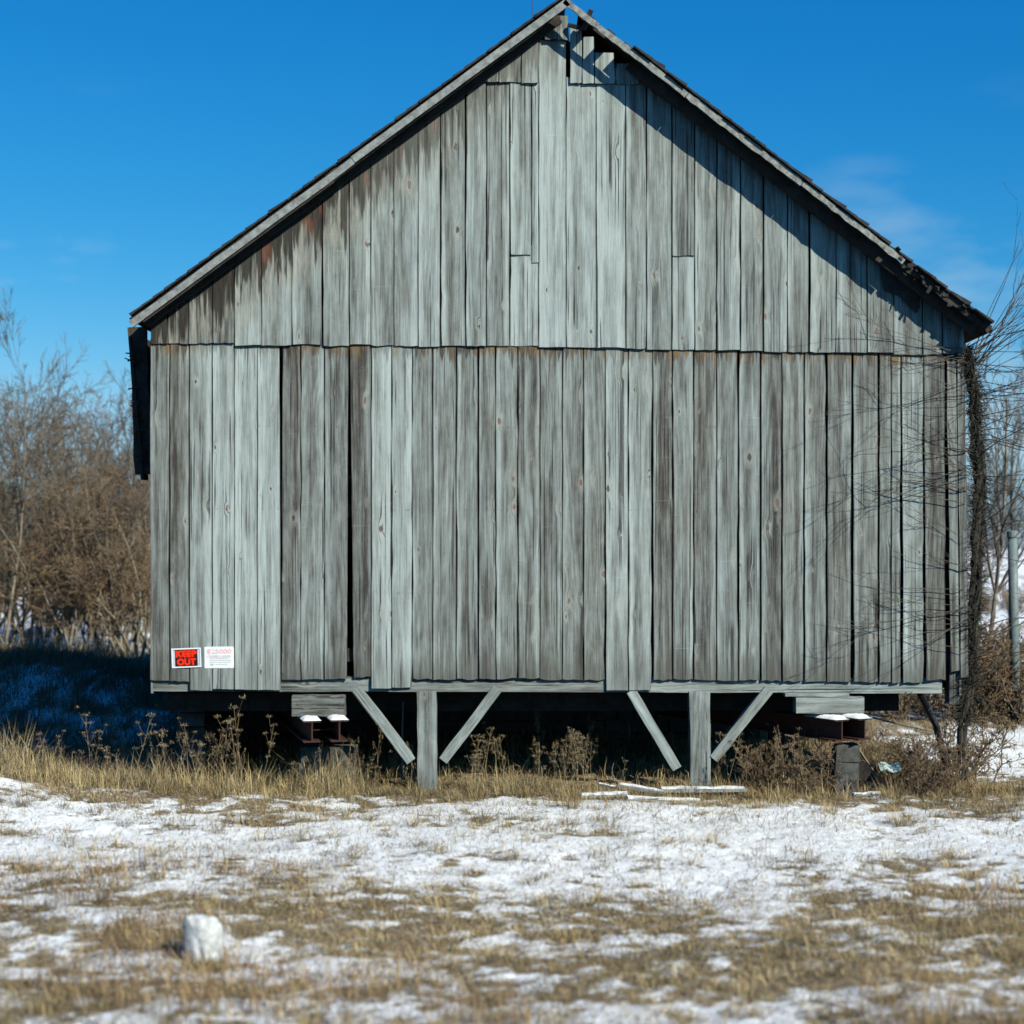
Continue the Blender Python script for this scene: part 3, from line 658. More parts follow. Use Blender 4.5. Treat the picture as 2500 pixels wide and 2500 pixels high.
# ------------------------------------------------------------------ the two signs
def text_mesh(txt, size, ext, off=0.0):
    cu = bpy.data.curves.new('t', 'FONT'); cu.body = txt; cu.size = size; cu.extrude = ext; cu.offset = off; cu.align_x = 'CENTER'; cu.align_y = 'CENTER'; cu.resolution_u = 3
    ob = bpy.data.objects.new('t', cu); col.objects.link(ob); bpy.context.view_layer.update()
    me = bpy.data.meshes.new_from_object(ob.evaluated_get(bpy.context.evaluated_depsgraph_get())); bpy.data.objects.remove(ob)
    xs = [v.co.x for v in me.vertices]; ys = [v.co.y for v in me.vertices]
    return me, max(xs) - min(xs), max(ys) - min(ys), (max(xs) + min(xs)) / 2, (max(ys) + min(ys)) / 2
def put_text(txt, cx, cz, w_, h_, y, mat, parent, off=.012):
    me, tw, th, mx_, my_ = text_mesh(txt, 1.0, .02, off)
    for v in me.vertices: v.co = ((v.co.x - mx_) * w_ / tw, y - v.co.z * .05, (v.co.y - my_) * h_ / th)
    o = link('lettering', me, M[mat], parent); o.location = (cx, 0, cz); return o
def plate(w_, h_, th, y, bev=.006):
    bm = bmesh.new(); bmesh.ops.create_cube(bm, size=1)
    for v in bm.verts: v.co = (v.co.x * w_, v.co.y * th + y, v.co.z * h_)
    es = [e for e in bm.edges if abs(e.verts[0].co.y - e.verts[1].co.y) > th * .5]
    bmesh.ops.bevel(bm, geom=es, offset=bev, segments=2, affect='EDGES'); me = bpy.data.meshes.new('plate'); bm.to_mesh(me); bm.free(); return me
c0 = W(455, 1606, -.012)
s1 = empty('warning_sign', c0); s1.rotation_euler = (0, R(-2.2), 0)
tag(s1, 'small red and black warning sign in a silver frame on the wall', 'sign')
link('backing', plate(.345, .228, .008, .006), M['silver'], s1)
mb = MB()
for (x0, x1, z0, z1) in ((-.172, .172, .100, .114), (-.172, .172, -.114, -.100), (-.172, -.160, -.0995, .0995), (.160, .172, -.0995, .0995)): mb.box(x0, x1, -.006, .0015, z0, z1)
mb.build('frame', M['white_paint'], s1)
link('face', plate(.262, .192, .003, -.001, .002), M['black_paint'], s1)
put_text('KEEP', 0.0, .047, .25, .082, -.0045, 'red_paint', s1, .075); put_text('OUT', 0.0, -.047, .225, .084, -.0045, 'red_paint', s1, .075)
c1 = W(535, 1605, -.012)
s2 = empty('notice_sign', c1); s2.rotation_euler = (0, R(-.6), 0)
tag(s2, 'small white notice with faded red heading and grey lines of text', 'sign')
link('backing', plate(.345, .252, .006, .005), M['white_paint'], s2)
put_text('$25000', 0, .067, .29, .062, .0005, 'pink_paint', s2, .02)
mb = MB()
for i in range(22):
    if rng.random() < .85: mb.box(-.145 + i * .0132, -.145 + i * .0132 + rng.uniform(.006, .011), -.0005, .0012, .012, .026)
mb.build('small_print', M['pink_paint'], s2)
mb = MB()
for zc_, hw in ((-.012, .115), (-.034, .115), (-.056, .11), (-.082, .075)):
    p = -hw + (.03 if hw < .1 else 0)
    while p < hw: l_ = rng.uniform(.012, .04); mb.box(p, min(p + l_, hw + .02), -.0005, .0012, zc_ - .0035, zc_ + .0035); p += l_ + .006
mb.box(-.145, .145, -.0005, .0012, .002, .005)
mb.build('small_print', M['grey_paint'], s2)
mb = MB(); mb.add([(-.105, -.0006, -.072), (-.065, -.0006, -.072), (-.065, -.0006, -.085), (-.085, -.0006, -.100), (-.105, -.0006, -.085)], [(0, 4, 3, 2, 1)])
mb.build('emblem', M['grey_paint'], s2)

# ------------------------------------------------------------------ cribbing under the barn
def crib(name, label, px0, px1, py0, py1, y0, y1, tone, warm):
    o = MB(); n = 6
    o.bar((X(px0), (y0 + y1) / 2, (Z(py0) + Z(py1)) / 2), (X(px1), (y0 + y1) / 2, (Z(py0) + Z(py1)) / 2), y1 - y0, Z(py0) - Z(py1), (0, 0, 1), .006, n)
    ob = o.build(name, M['timber']); ob['tone'] = tone; ob['warm'] = warm; ob['stain'] = 0.; ob['lap'] = 0.
    tag(ob, label, 'timber'); return ob
crib('cribbing_timber', 'short brown cracked timber block under the left part of the sill', 714, 842, 1697, 1748, -.06, .2, .30, 1.0)
crib('cribbing_timber', 'short pale timber block under the right part of the sill', 1942, 2108, 1702, 1741, -.05, .2, .62, .5)
crib('cribbing_plank', 'thin pale plank lying on top of the right timber block', 1916, 2072, 1692, 1700, -.04, .2, .62, .5)

def ibeam(label, pn, yaw, length, py_top, h_=.25, w_=.20, yn=-.32, cap=.62):
    p = W(pn, py_top, yn)
    e = empty('steel_beam', (p.x, yn, p.z - h_), yaw)
    tag(e, label, 'steel beam', 'rusty steel beams under the barn')
    mb = MB(); mb.box(-w_ / 2, w_ / 2, 0, length, h_ - .018, h_); mb.build('top_flange', M['rust'], e)
    mb = MB(); mb.box(-.008, .008, 0, length, .018, h_ - .018); mb.build('web', M['rust'], e)
    mb = MB(); mb.box(-w_ / 2, w_ / 2, 0, length, 0, .018); mb.build('bottom_flange', M['rust'], e)
    # snow lying on the open end
    bm = bmesh.new(); n, m_ = 6, 9
    g = [[bm.verts.new((-w_ / 2 * 1.03 + w_ * 1.06 * i / n, -.012 + (cap + .012) * j / m_, h_ + .001 + (.030 + .012 * math.sin(j * 1.3 + i)) * (1 if 0 < i < n else 0) * (1 if 0 < j < m_ else 0))) for j in range(m_ + 1)] for i in range(n + 1)]
    for i in range(n):
        for j in range(m_): bm.faces.new((g[i][j], g[i + 1][j], g[i + 1][j + 1], g[i][j + 1]))
    me = bpy.data.meshes.new('snow_cap'); bm.to_mesh(me); bm.free(); me.shade_smooth(); link('snow_cap', me, M['snow'], e)
    return e
ibeam('leftmost rusty steel beam with snow on its end under the left block', 762, R(14), 5.0, 1760)
ibeam('second rusty steel beam from the left, snow on its end', 829, R(14), 5.0, 1758)
ibeam('dark red steel beam under the right block, the one nearer the middle', 2056, R(30), 3.6, 1757, yn=-.25)
ibeam('dark red steel beam at the far right under the barn', 2112, R(30), 3.6, 1754, yn=-.25)

def pier(label, px, py0, py1, y, w_, mat):
    e = empty('block_pier', (X(px, y), y, gz(X(px, y), y) - .02)); tag(e, label, 'pier', 'piers carrying the steel beams')
    top = Z(py0, y) - e.location.z; n = max(2, round(top / .2)); hh = top / n
    for i in range(n):
        dx = rng.uniform(-.02, .02); MB().box(-w_ / 2 + dx, w_ / 2 + dx, -.14, .14, i * hh, (i + 1) * hh - .008, .008).build('block', M[mat], e)
pier('grey block pier half hidden in weeds under the left steel beams', 768, 1819, 1920, .30, .30, 'concrete')
pier('dark block pier under the second left steel beam', 838, 1819, 1920, .6, .30, 'concrete')
pier('weathered block pier in brush under the right steel beams', 2062, 1814, 1940, -.05, .27, 'concrete')
o = MB().tube([W(983, 1905, .5), W(982, 1800, .5), W(984, 1712, .5)], [.012, .012, .011], 6).build('iron_rod', M['galv'])
tag(o, 'thin upright metal rod behind the left brace under the barn', 'rod')
# red rusty cross rod between the left beams
o = MB().tube([W(765, 1783, -.1), W(824, 1779, -.1)], .008, 5).build('tie_rod', M['rust']); tag(o, 'thin rusty rod between the two left steel beams', 'rod')

# debris in the grass in front
def plank(name, label, a, b2, w_, th, snow=0.0, mat='post', cat='plank'):
    a, b2 = Vector(a), Vector(b2); e = empty(name, a); d = b2 - a; tag(e, label, cat, None)
    MB().bar((0, 0, 0), d, w_, th, (0, 0, 1), .004, 4).build('board', M[mat], e)
    if snow: MB().bar(d * .02 + Vector((0, 0, th / 2 + snow / 2)), d * .97 + Vector((0, 0, th / 2 + snow / 2)), w_ * .9, snow, (0, 0, 1), snow * .4, 8).build('snow_layer', M['snow'], e)
    return e
def G(px, y, h=0.0):
    x = X(px, y); return Vector((x, y, gz(x, y) + h))
plank('plank', 'slanting white edged plank propped in the grass before the second post', G(1512, -.25, .12), G(1622, -.45, .06), .10, .03, .012)
plank('plank', 'long level plank with snow lying before the second post', G(1610, -.35, .08), G(1822, -.3, .08), .12, .035, .02)
plank('plank', 'snow covered board flat on the ground below the slanting plank', G(1528, -1.0, .02), G(1715, -.95, .02), .14, .03, .02)
plank('plank', 'short snowy board end at the left of the plank pile', G(1418, -.6, .03), G(1535, -.62, .05), .12, .03, .018)
plank('plank', 'small dark stick poking from grass beside the plank pile', G(1462, -.2, .12), G(1505, -.25, .08), .03, .03, .008, 'bark', 'stick')
plank('plank', 'small snowy slat lying below the right block pier', G(2082, -.35, .03), G(2150, -.35, .03), .08, .02, .015)
# leaning prop and green sheet on the right
o = MB().tube([G(2318, 1.4, -.05), W(2285, 1770, 1.0), W(2245, 1692, .5)], [.045, .042, .04], 8).build('leaning_pole', M['iron'])
tag(o, 'dark pole leaning from the ground against the right corner of the barn', 'pole')
o = MB().tube([W(2130, 1752, .6), W(2195, 1768, 1.6), W(2275, 1786, 2.6)], [.012, .011, .008], 5).build('fallen_branch', M['bark']); tag(o, 'thin dark branch slanting from the right steel beam', 'branch')
o = MB().tube([W(2086, 1812, .2), W(2110, 1850, .1), W(2145, 1900, 0)], [.016, .015, .012], 5).build('fallen_branch', M['bark_pale']); tag(o, 'bent pale stick leaning below the right steel beam', 'branch')
bm = bmesh.new(); g = [[bm.verts.new((-.12 + .24 * i / 6, -.07 + .16 * j / 3, .02 * math.sin(i * 1.2) + .01 * j)) for j in range(4)] for i in range(7)]
for i in range(6):
    for j in range(3): bm.faces.new((g[i][j], g[i + 1][j], g[i + 1][j + 1], g[i][j + 1]))
me = bpy.data.meshes.new('green_sheet'); bm.to_mesh(me); bm.free(); o = link('plastic_sheet', me, M['green_sheet'])
sm = o.modifiers.new('t', 'SOLIDIFY'); sm.thickness = .012
o.location = W(2172, 1876, -.05); o.rotation_euler = (R(14), 0, 0); tag(o, 'pale green scrap sheet lying on brush right of the barn', 'sheet')
o = MB().box(X(2086), X(2142), .05, .32, -.05, Z(1868), .015).build('dark_crate', M['dark_wood']); tag(o, 'dark box in the brush beside the right block pier', 'box')

# pale stone in the foreground
bm = bmesh.new(); bmesh.ops.create_icosphere(bm, subdivisions=4, radius=1)
for v in bm.verts:
    p = v.co.copy(); q_ = Vector((abs(p.x) ** .5 * (1 if p.x > 0 else -1), abs(p.y) ** .7 * (1 if p.y > 0 else -1), abs(p.z) ** .5 * (1 if p.z > 0 else -1)))
    nz = float(fbm(np.array([p.x * 1.7 + p.y + 9]), np.array([p.z * 1.7 - p.y + 4]), 4)[0]) - .5
    tap = .80 + .20 * (p.z * .5 + .5)
    v.co = Vector((q_.x * .125 * tap, q_.y * .10, q_.z * .19 + .16)) * (1 + nz * .5 + .10 * (float(fbm(np.array([p.x * 6 + p.y * 5]), np.array([p.z * 6 + p.y * 3 + 20]), 2)[0]) - .5))
me = bpy.data.meshes.new('pale_stone'); bm.to_mesh(me); bm.free(); me.shade_smooth()
o = link('field_stone', me, M['pale_stone']); xx = X(497, -8.1); o.location = (xx, -8.1, gz(xx, -8.1) - .05); o.rotation_euler = (R(-6), R(4), R(48))
tag(o, 'upright pale snow crusted stone in the foreground grass', 'stone')

# ------------------------------------------------------------------ trees
def grow(rg, p, d, length, r, lvl, out, maxl, cfg):
    n = max(3, int(5 - lvl * .5)) if lvl else 9
    pts, rad = [p.copy()], [r]; dd = d.normalized(); step = length / n; kids = []
    for i in range(n):
        w_ = cfg['wob'] * (1 + .4 * lvl)
        dd = (dd + Vector((rg.gauss(0, w_), rg.gauss(0, w_), rg.gauss(0, w_) + cfg['up'] * (.5 if lvl == 0 else 1)))).normalized()
        p = p + dd * step; t = (i + 1) / n
        pts.append(p.copy()); rad.append(max(r * (1 - t * (.72 if lvl < maxl else .8)), cfg['rmin']))
        kids.append((p.copy(), dd.copy(), t, rad[-1]))
    out.append((pts, rad, lvl))
    if lvl >= maxl: return
    nk = cfg['kids'][min(lvl, len(cfg['kids']) - 1)]
    for _ in range(nk):
        lo_ = cfg['bare'] if lvl == 0 else .15
        t = rg.uniform(lo_, 1.0); q_ = kids[min(int(t * n), n - 1)]
        an = rg.uniform(0, 2 * math.pi); perp = Vector((math.cos(an), math.sin(an), 0)); perp = (perp - q_[1] * perp.dot(q_[1]))
        if perp.length < .1: perp = Vector((1, 0, 0))
        sp = rg.uniform(*cfg['spread']); nd = q_[1] * math.cos(sp) + perp.normalized() * math.sin(sp)
        ln = length * cfg['len'] * rg.uniform(.6, 1.1) * (1.15 - .55 * t if lvl == 0 else 1)
        grow(rg, q_[0], nd, ln, max(q_[3] * rg.uniform(.45, .7), cfg['rmin']), lvl + 1, out, maxl, cfg)

def skin(lines, ks=(7, 4, 3, 3, 3)):
    Vs, Ts, base = [], [], 0
    for pts, rad, lvl in lines:
        k = ks[min(lvl, len(ks) - 1)]; P = np.array([tuple(q) for q in pts]); n = len(P)
        t = np.gradient(P, axis=0); t /= np.linalg.norm(t, axis=1)[:, None] + 1e-9
        ref = np.where(np.abs(t[:, 2:3]) < .9, np.array([[0.3, .2, .93]]), np.array([[1., .1, 0]]))
        u = np.cross(t, ref); u /= np.linalg.norm(u, axis=1)[:, None] + 1e-9; q_ = np.cross(t, u)
        an = np.arange(k) * 2 * math.pi / k
        ring = P[:, None, :] + (u[:, None, :] * np.cos(an)[None, :, None] + q_[:, None, :] * np.sin(an)[None, :, None]) * np.array(rad)[:, None, None]
        Vs.append(ring.reshape(-1, 3)); i0 = (np.arange(n - 1) * k)[:, None] + np.arange(k)[None, :]; i1 = (np.arange(n - 1) * k)[:, None] + ((np.arange(k) + 1) % k)[None, :]
        Ts.append(np.concatenate([np.stack([i0, i1, i1 + k], -1).reshape(-1, 3), np.stack([i0, i1 + k, i0 + k], -1).reshape(-1, 3)]) + base); base += n * k
    return np.concatenate(Vs), np.concatenate(Ts)

def tree_meshes(seed, h, r, cfg, maxl, stems=1, tilt=.0):
    rg = random.Random(seed); out = []
    for i in range(stems):
        an = rg.uniform(0, 6.28); d = Vector((math.cos(an) * tilt * rg.uniform(.4, 1), math.sin(an) * tilt * rg.uniform(.4, 1), 1))
        grow(rg, Vector((rg.uniform(-.3, .3) * (stems > 1), rg.uniform(-.3, .3) * (stems > 1), -.1)), d, h * rg.uniform(.75, 1.0) if stems > 1 else h, r * rg.uniform(.6, 1), 0, out, maxl, cfg)
    t = skin([o_ for o_ in out if o_[2] == 0]); c = skin([o_ for o_ in out if o_[2] > 0])
    return tri_mesh('trunk', *t, smooth=True), tri_mesh('crown', *c)

CF_TREE = dict(wob=.05, up=.07, kids=(17, 9, 6, 3), bare=.22, spread=(.3, .7), len=.42, rmin=.0055)
CF_SHRUB = dict(wob=.11, up=.03, kids=(9, 7, 5), bare=.12, spread=(.4, 1.0), len=.40, rmin=.006)
def variant(name, seed, h, r, cfg, maxl, stems, tilt, tm, cm):
    tmsh, cmsh = tree_meshes(seed, h, r, cfg, maxl, stems, tilt); tmsh.materials.append(M[tm]); cmsh.materials.append(M[cm])
    return (name, tmsh, cmsh)
def place(v, x, y, rz, s_, label, cat, group):
    e = empty(v[0], (x, y, gz(x, y) - .03), rz); e.scale = (s_, s_, s_ ); tag(e, label, cat, group)
    link('trunk', v[1], None, e); link('crown', v[2], None, e); return e

vt = [variant('bare_tree', 3, 8.2, .085, CF_TREE, 3, 1, 0, 'bark_pale', 'twig'), variant('bare_tree', 14, 6.2, .08, CF_TREE, 3, 1, .05, 'bark_pale', 'twig'), variant('bare_tree', 29, 6.6, .11, CF_TREE, 3, 1, .05, 'bark', 'twig')]
vsb = [variant('bare_shrub', 41, 4.75, .045, CF_SHRUB, 3, 7, .38, 'bark_pale', 'twig_brown'), variant('bare_shrub', 52, 4.09, .04, CF_SHRUB, 3, 8, .42, 'bark_pale', 'twig_brown'), variant('bare_shrub', 63, 5.54, .05, CF_SHRUB, 3, 6, .30, 'bark_pale', 'twig')]
vbr = [variant('brush_shrub', 71, 1.25, .016, dict(CF_SHRUB, rmin=.0045, wob=.16), 3, 12, .6, 'twig_brown', 'twig_brown'), variant('brush_shrub', 82, 1.1, .016, dict(CF_SHRUB, rmin=.0045, wob=.18), 3, 12, .75, 'twig_brown', 'twig_brown')]

g1 = 'bare trees left of the barn'; g2 = 'bare shrubs in the left thicket'
place(vt[0], X(10, 22), 22, 0.4, .86, 'tallest bare tree with pale trunk at the left edge', 'tree', g1)
LT = [(215, 27, 1, .92, 'bare tree rising from the left thicket between the tallest tree and the barn'), (330, 31, 2, .92, 'bare tree just left of the barn wall, behind the shrubs'), (90, 33, 1, 1.0, 'bare tree behind the tallest tree in the left thicket'),
      (285, 24, 2, .70, 'slender bare tree in the left thicket close to the barn')]
for i, (px, y_, v_, s_, lb) in enumerate(LT): place(vt[v_], X(px, y_), y_, 1.3 * i + .5, s_, lb, 'tree', g1)
SB = [(30, 23, 0, 1.0), (110, 24, 1, 1.1), (180, 22.5, 0, .95), (245, 23.5, 2, 1.0), (310, 22.5, 1, 1.1), (350, 24.5, 0, 1.05), (60, 27, 2, 1.1), (150, 28, 0, 1.2), (230, 29, 1, 1.2), (300, 28, 2, 1.15), (370, 28, 0, 1.1),
      (10, 31, 0, 1.35), (120, 33, 2, 1.3), (200, 35, 0, 1.4), (280, 34, 1, 1.4), (350, 36, 2, 1.35), (-60, 25, 2, 1.1), (-140, 27, 0, 1.1), (420, 30, 1, 1.2)]
cnt = {}
for i, (px, y_, v_, s_) in enumerate(sorted(SB)):
    if y_ < 26: lb = 'front row bare brown shrub of the left thicket'
    elif y_ < 30: lb = 'middle row bare brown shrub of the left thicket'
    else: lb = 'rear row bare brown shrub of the left thicket'
    cnt[lb] = cnt.get(lb, 0) + 1
    place(vsb[v_], X(px, y_), y_, i * 1.7, s_, lb + ', ' + ORD[cnt[lb] - 1] + ' from the left', 'shrub', 'shrubs, ' + lb.split(' bare')[0] + ' of the left thicket')
# right side
place(vt[2], X(2462, 30), 30, 2.2, 1.0, 'bare dark trunked tree behind the grey post at the right edge', 'tree', None)
place(vt[1], X(2405, 14), 14, .9, .96, 'bare tree rising behind the right end of the barn roof', 'tree', None)
place(vsb[2], X(2350, 38), 38, .9, .9, 'bare shrub beyond the snow patch right of the barn', 'shrub', None)
BR = [(2230, 8.5, 0, 1.0), (2300, 9.5, 1, 1.1), (2370, 8.2, 0, 1.15), (2440, 10, 1, 1.2), (2500, 9, 0, 1.1), (2540, 8, 1, 1.2), (2330, 12, 1, 1.2), (2420, 13.5, 0, 1.2), (2490, 12.5, 1, 1.25), (2270, 14, 0, 1.2)]
for i, (px, y_, v_, s_) in enumerate(sorted(BR)):
    lb = 'low tangled brown brush right of the barn, nearer row' if y_ < 11 else 'low tangled brown brush right of the barn, farther row'
    cnt[lb] = cnt.get(lb, 0) + 1
    place(vbr[v_], X(px, y_), y_, i * 2.1, s_, lb + ', ' + ORD[cnt[lb] - 1] + ' from the left', 'brush', 'brush right of the barn, ' + ('nearer' if y_ < 11 else 'farther') + ' row')
for i, (px, y_, v_, s_, lb) in enumerate([(2010, -.2, 1, .62, 'tangled brush in front of the right steel beams'), (2125, .5, 0, .6, 'tangled brush beside the dark box'), (2195, .6, 1, .55, 'tangled brush around the pale green sheet'), (1880, .35, 0, .55, 'low tangled brush right of the second post'), (2275, -.3, 0, .62, 'low tangled brush below the right corner of the barn'), (2345, .8, 1, .85, 'tangled brown brush at the foot of the vine')]):
    place(vbr[v_], X(px, y_), y_, i * 1.9 + .3, s_, lb, 'brush', None)
# middle-distance belts of brush and the far wood: masses nobody could count
def belt(name, label, n, xr, yr, hr, seed, mat, cfg, maxl, stems, r):
    rg = random.Random(seed); vs, ts, base = [], [], 0; lib = []
    for k in range(5):
        out = []
        for _ in range(stems):
            an = rg.uniform(0, 6.28); grow(rg, Vector((0, 0, -.2)), Vector((math.cos(an) * .25 * (stems > 1), math.sin(an) * .25 * (stems > 1), 1)), 1.0, r, 0, out, maxl, cfg)
        lib.append(skin(out, (4, 3, 3, 3)))
    for i in range(n):
        v_, t_ = lib[rg.randrange(5)]; x_, y_ = rg.uniform(*xr), rg.uniform(*yr); s_ = rg.uniform(*hr); a_ = rg.uniform(0, 6.28)
        q_ = v_ * s_; q_ = np.stack([q_[:, 0] * math.cos(a_) - q_[:, 1] * math.sin(a_) + x_, q_[:, 0] * math.sin(a_) + q_[:, 1] * math.cos(a_) + y_, q_[:, 2] + gz(x_, y_)], 1)
        vs.append(q_); ts.append(t_ + base); base += len(v_)
    o_ = link(name, tri_mesh(name, np.concatenate(vs), np.concatenate(ts)), M[mat]); tag(o_, label, name.replace('_', ' ').split()[-1], kind='stuff'); return o_
belt('far_wood', 'far bare wood along the horizon', 330, (-150, 190), (205, 290), (10, 17), 5, 'twig_far', dict(CF_TREE, kids=(11, 6), rmin=.0035, bare=.2), 2, 1, .016)
belt('brush_belt', 'belt of brown brush beyond the near field', 170, (9, 48), (46, 60), (.8, 1.5), 6, 'twig_brown', dict(CF_SHRUB, kids=(7, 5), rmin=.006), 2, 4, .014)
belt('brush_belt', 'brown brush behind the left thicket', 130, (-45, -6), (40, 62), (3.0, 5.5), 8, 'twig_brown', dict(CF_SHRUB, kids=(8, 6), rmin=.004), 2, 3, .012)

# ------------------------------------------------------------------ vine on the right corner
vine = empty('climbing_vine', (X(2345), -.1, gz(X(2345), -.1)))
tag(vine, 'shaggy bare vine climbing the right corner of the barn', 'vine')
org = Vector(vine.location)
path = [(2340, 1905), (2345, 1800), (2352, 1720), (2366, 1640), (2372, 1520), (2376, 1400), (2380, 1300), (2386, 1200), (2378, 1100), (2374, 1020), (2370, 950), (2358, 890), (2350, 850)]
mainp = [W(px + (7 if py < 1700 else 4), py, (.06 if py < 1700 else .04) + .03 * math.sin(i)) for i, (px, py) in enumerate(path)]
def along(t):
    f = t * (len(mainp) - 1); i = min(int(f), len(mainp) - 2); return mainp[i].lerp(mainp[i + 1], f - i)
for k in range(4):
    mb = MB(); pts, rad = [], []
    for i in range(40):
        t = i / 39; p = along(t) - org; a_ = k * 1.6 + t * 9
        pts.append(p + Vector((math.cos(a_) * .045 + rng.gauss(0, .014), math.sin(a_) * .03 + rng.gauss(0, .01), 0))); rad.append((.034 if k else .042) * (1 - .35 * t) * rng.uniform(.6, 1.3) * (.55 + .45 * min(1, t / .3)))
    mb.tube(pts, rad, 6).build('stem', M['vine'], vine)
lines = []
rgv = random.Random(19)
for i in range(3000):                                     # shaggy rootlets and short spurs
    t = min(1, .12 + .9 * rgv.random()); p = along(t) - org + Vector((rgv.gauss(0, .035), rgv.gauss(0, .03), 0))
    d = Vector((rgv.gauss(0, 1), rgv.gauss(-.2, .7), rgv.gauss(-.1, .8))).normalized() * rgv.uniform(.05, .20) * (1.2 - .5 * t)
    lines.append(([p, p + d * .5 + Vector((0, 0, rgv.gauss(0, .012))), p + d + Vector((rgv.gauss(0, .02), 0, rgv.gauss(0, .02)))], [.0045, .004, .002], 3))
tri = skin(lines); link('rootlets', tri_mesh('rootlets', *tri), M['vine'], vine)
def cane(rg, p, az, el, ln, r, curl, lines, lvl=2):
    d = Vector((math.cos(az) * math.cos(el), math.sin(az) * math.cos(el), math.sin(el))); n = 11; pts, rad = [p.copy()], [r]
    for i in range(n):
        d = (d + Vector((rg.gauss(0, .05), rg.gauss(0, .05), rg.gauss(0, .065) + curl * (i / n - .35)))).normalized(); p = p + d * ln / n
        if p.y > -.05 - org.y and p.x < X(2358) - org.x: p.y = -.05 - org.y - rg.uniform(0, .02); d.y = -abs(d.y) * .3
        pts.append(p.copy()); rad.append(max(r * (1 - .75 * (i + 1) / n), .0022))
        if lvl < 3.5 and rg.random() < .2 and i > 1:
            q_ = d.copy(); a2 = math.atan2(q_.y, q_.x) + rg.uniform(-.7, .7); cane(rg, p.copy(), a2, math.asin(max(-.9, min(.9, q_.z))) + rg.uniform(-.5, .6), ln * rg.uniform(.25, .5), r * .6, curl, lines, lvl + 1.1)
    lines.append((pts, rad, 2))
lines = []
for i in range(40):                                       # towards the left, across the wall
    t = rgv.uniform(.28, 1.0); cane(rgv, along(t) - org, math.pi + rgv.uniform(-.15, .75), rgv.uniform(-.25, .45), rgv.uniform(.6, 1.6), rgv.uniform(.0048, .008), rgv.uniform(-.05, .2), lines)
for i in range(62):                                       # out to the right
    t = rgv.uniform(.18, 1.0); cane(rgv, along(t) - org, rgv.uniform(-.9, .8), rgv.uniform(-.2, .65), rgv.uniform(.6, 1.7), rgv.uniform(.005, .009), rgv.uniform(.0, .3), lines)
for i in range(16):                                       # over the roof corner
    cane(rgv, along(rgv.uniform(.9, 1)) - org + Vector((.1, 0, 0)), rgv.uniform(-.6, .6), rgv.uniform(.5, 1.2), rgv.uniform(.8, 1.7), .008, rgv.uniform(.05, .25), lines)
tri = skin(lines); link('canes', tri_mesh('canes', *tri), M['vine_twig'], vine)

# ------------------------------------------------------------------ post with a box at the right edge
up_ = empty('utility_post', G(2480, 8.0)); tag(up_, 'grey green metal post with a small box at the right edge', 'post')
hh = Z(1297, 8) - up_.location.z
MB().tube([(0, 0, -.2), (-.03, 0, hh * .5), (-.055, 0, hh - .06)], [.082, .08, .078], 12).build('shaft', M['galv'], up_, True)
MB().tube([(-.055, 0, hh - .10), (-.056, 0, hh), (-.056, 0, hh + .01)], [.092, .092, .06], 12).build('cap', M['galv'], up_)
bx = MB().box(.06, .30, -.16, -.02, Z(1738, 8) - up_.location.z, Z(1683, 8) - up_.location.z).build('meter_box', M['box_grey'], up_)
MB().box(.075, .285, -.172, -.161, Z(1732, 8) - up_.location.z, Z(1690, 8) - up_.location.z).build('lid', M['box_grey'], bx)
MB().box(-.10, .055, -.12, -.085, Z(1745, 8) - up_.location.z, Z(1680, 8) - up_.location.z).build('bracket', M['iron'], up_)

# ------------------------------------------------------------------ dry grass
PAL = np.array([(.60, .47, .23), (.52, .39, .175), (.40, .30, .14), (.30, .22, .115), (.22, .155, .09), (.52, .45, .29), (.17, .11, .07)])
def blades(x, y, z, length, width, elev, head, bend, colr):
    n = len(x); hx, hy = np.cos(head), np.sin(head); px_, py_ = -hy, hx
    ce, se = np.cos(elev), np.sin(elev); e2 = elev - bend; ce2, se2 = np.cos(e2), np.sin(e2)
    b0 = np.stack([x, y, z], 1); l1 = (length * .5)[:, None]
    m_ = b0 + np.stack([hx * ce, hy * ce, se], 1) * l1; t_ = m_ + np.stack([hx * ce2, hy * ce2, se2], 1) * l1
    # face the strip partly upwards, partly sideways
    sd_ = np.stack([px_, py_, np.zeros(n)], 1) * (width / 2)[:, None]
    Vv = np.stack([b0 - sd_, b0 + sd_, m_ - sd_ * .8, m_ + sd_ * .8, t_], 1).reshape(-1, 3)
    i0 = np.arange(n)[:, None] * 5
    Tt = np.concatenate([i0 + np.array([[0, 1, 3]]), i0 + np.array([[0, 3, 2]]), i0 + np.array([[2, 3, 4]])], 1).reshape(-1, 3)
    return Vv, Tt, np.repeat(colr, 5, axis=0)
def colours(n, weights, x, y):
    k = nr.choice(len(PAL), n, p=np.array(weights) / sum(weights)); c = PAL[k] * nr.uniform(.75, 1.2, (n, 1))
    t = fbm(x * .8 + 70, y * .8 + 3, 3)[:, None]
    return c * (.55 + 1.05 * t)
def scatter(n, xr, yr, dens):
    x = nr.uniform(*xr, n); y = nr.uniform(*yr, n); k = nr.random(n) < dens(x, y); return x[k], y[k]
def in_frame(x, y): return np.abs(x) < .315 * (y + D) + .4

parts = []
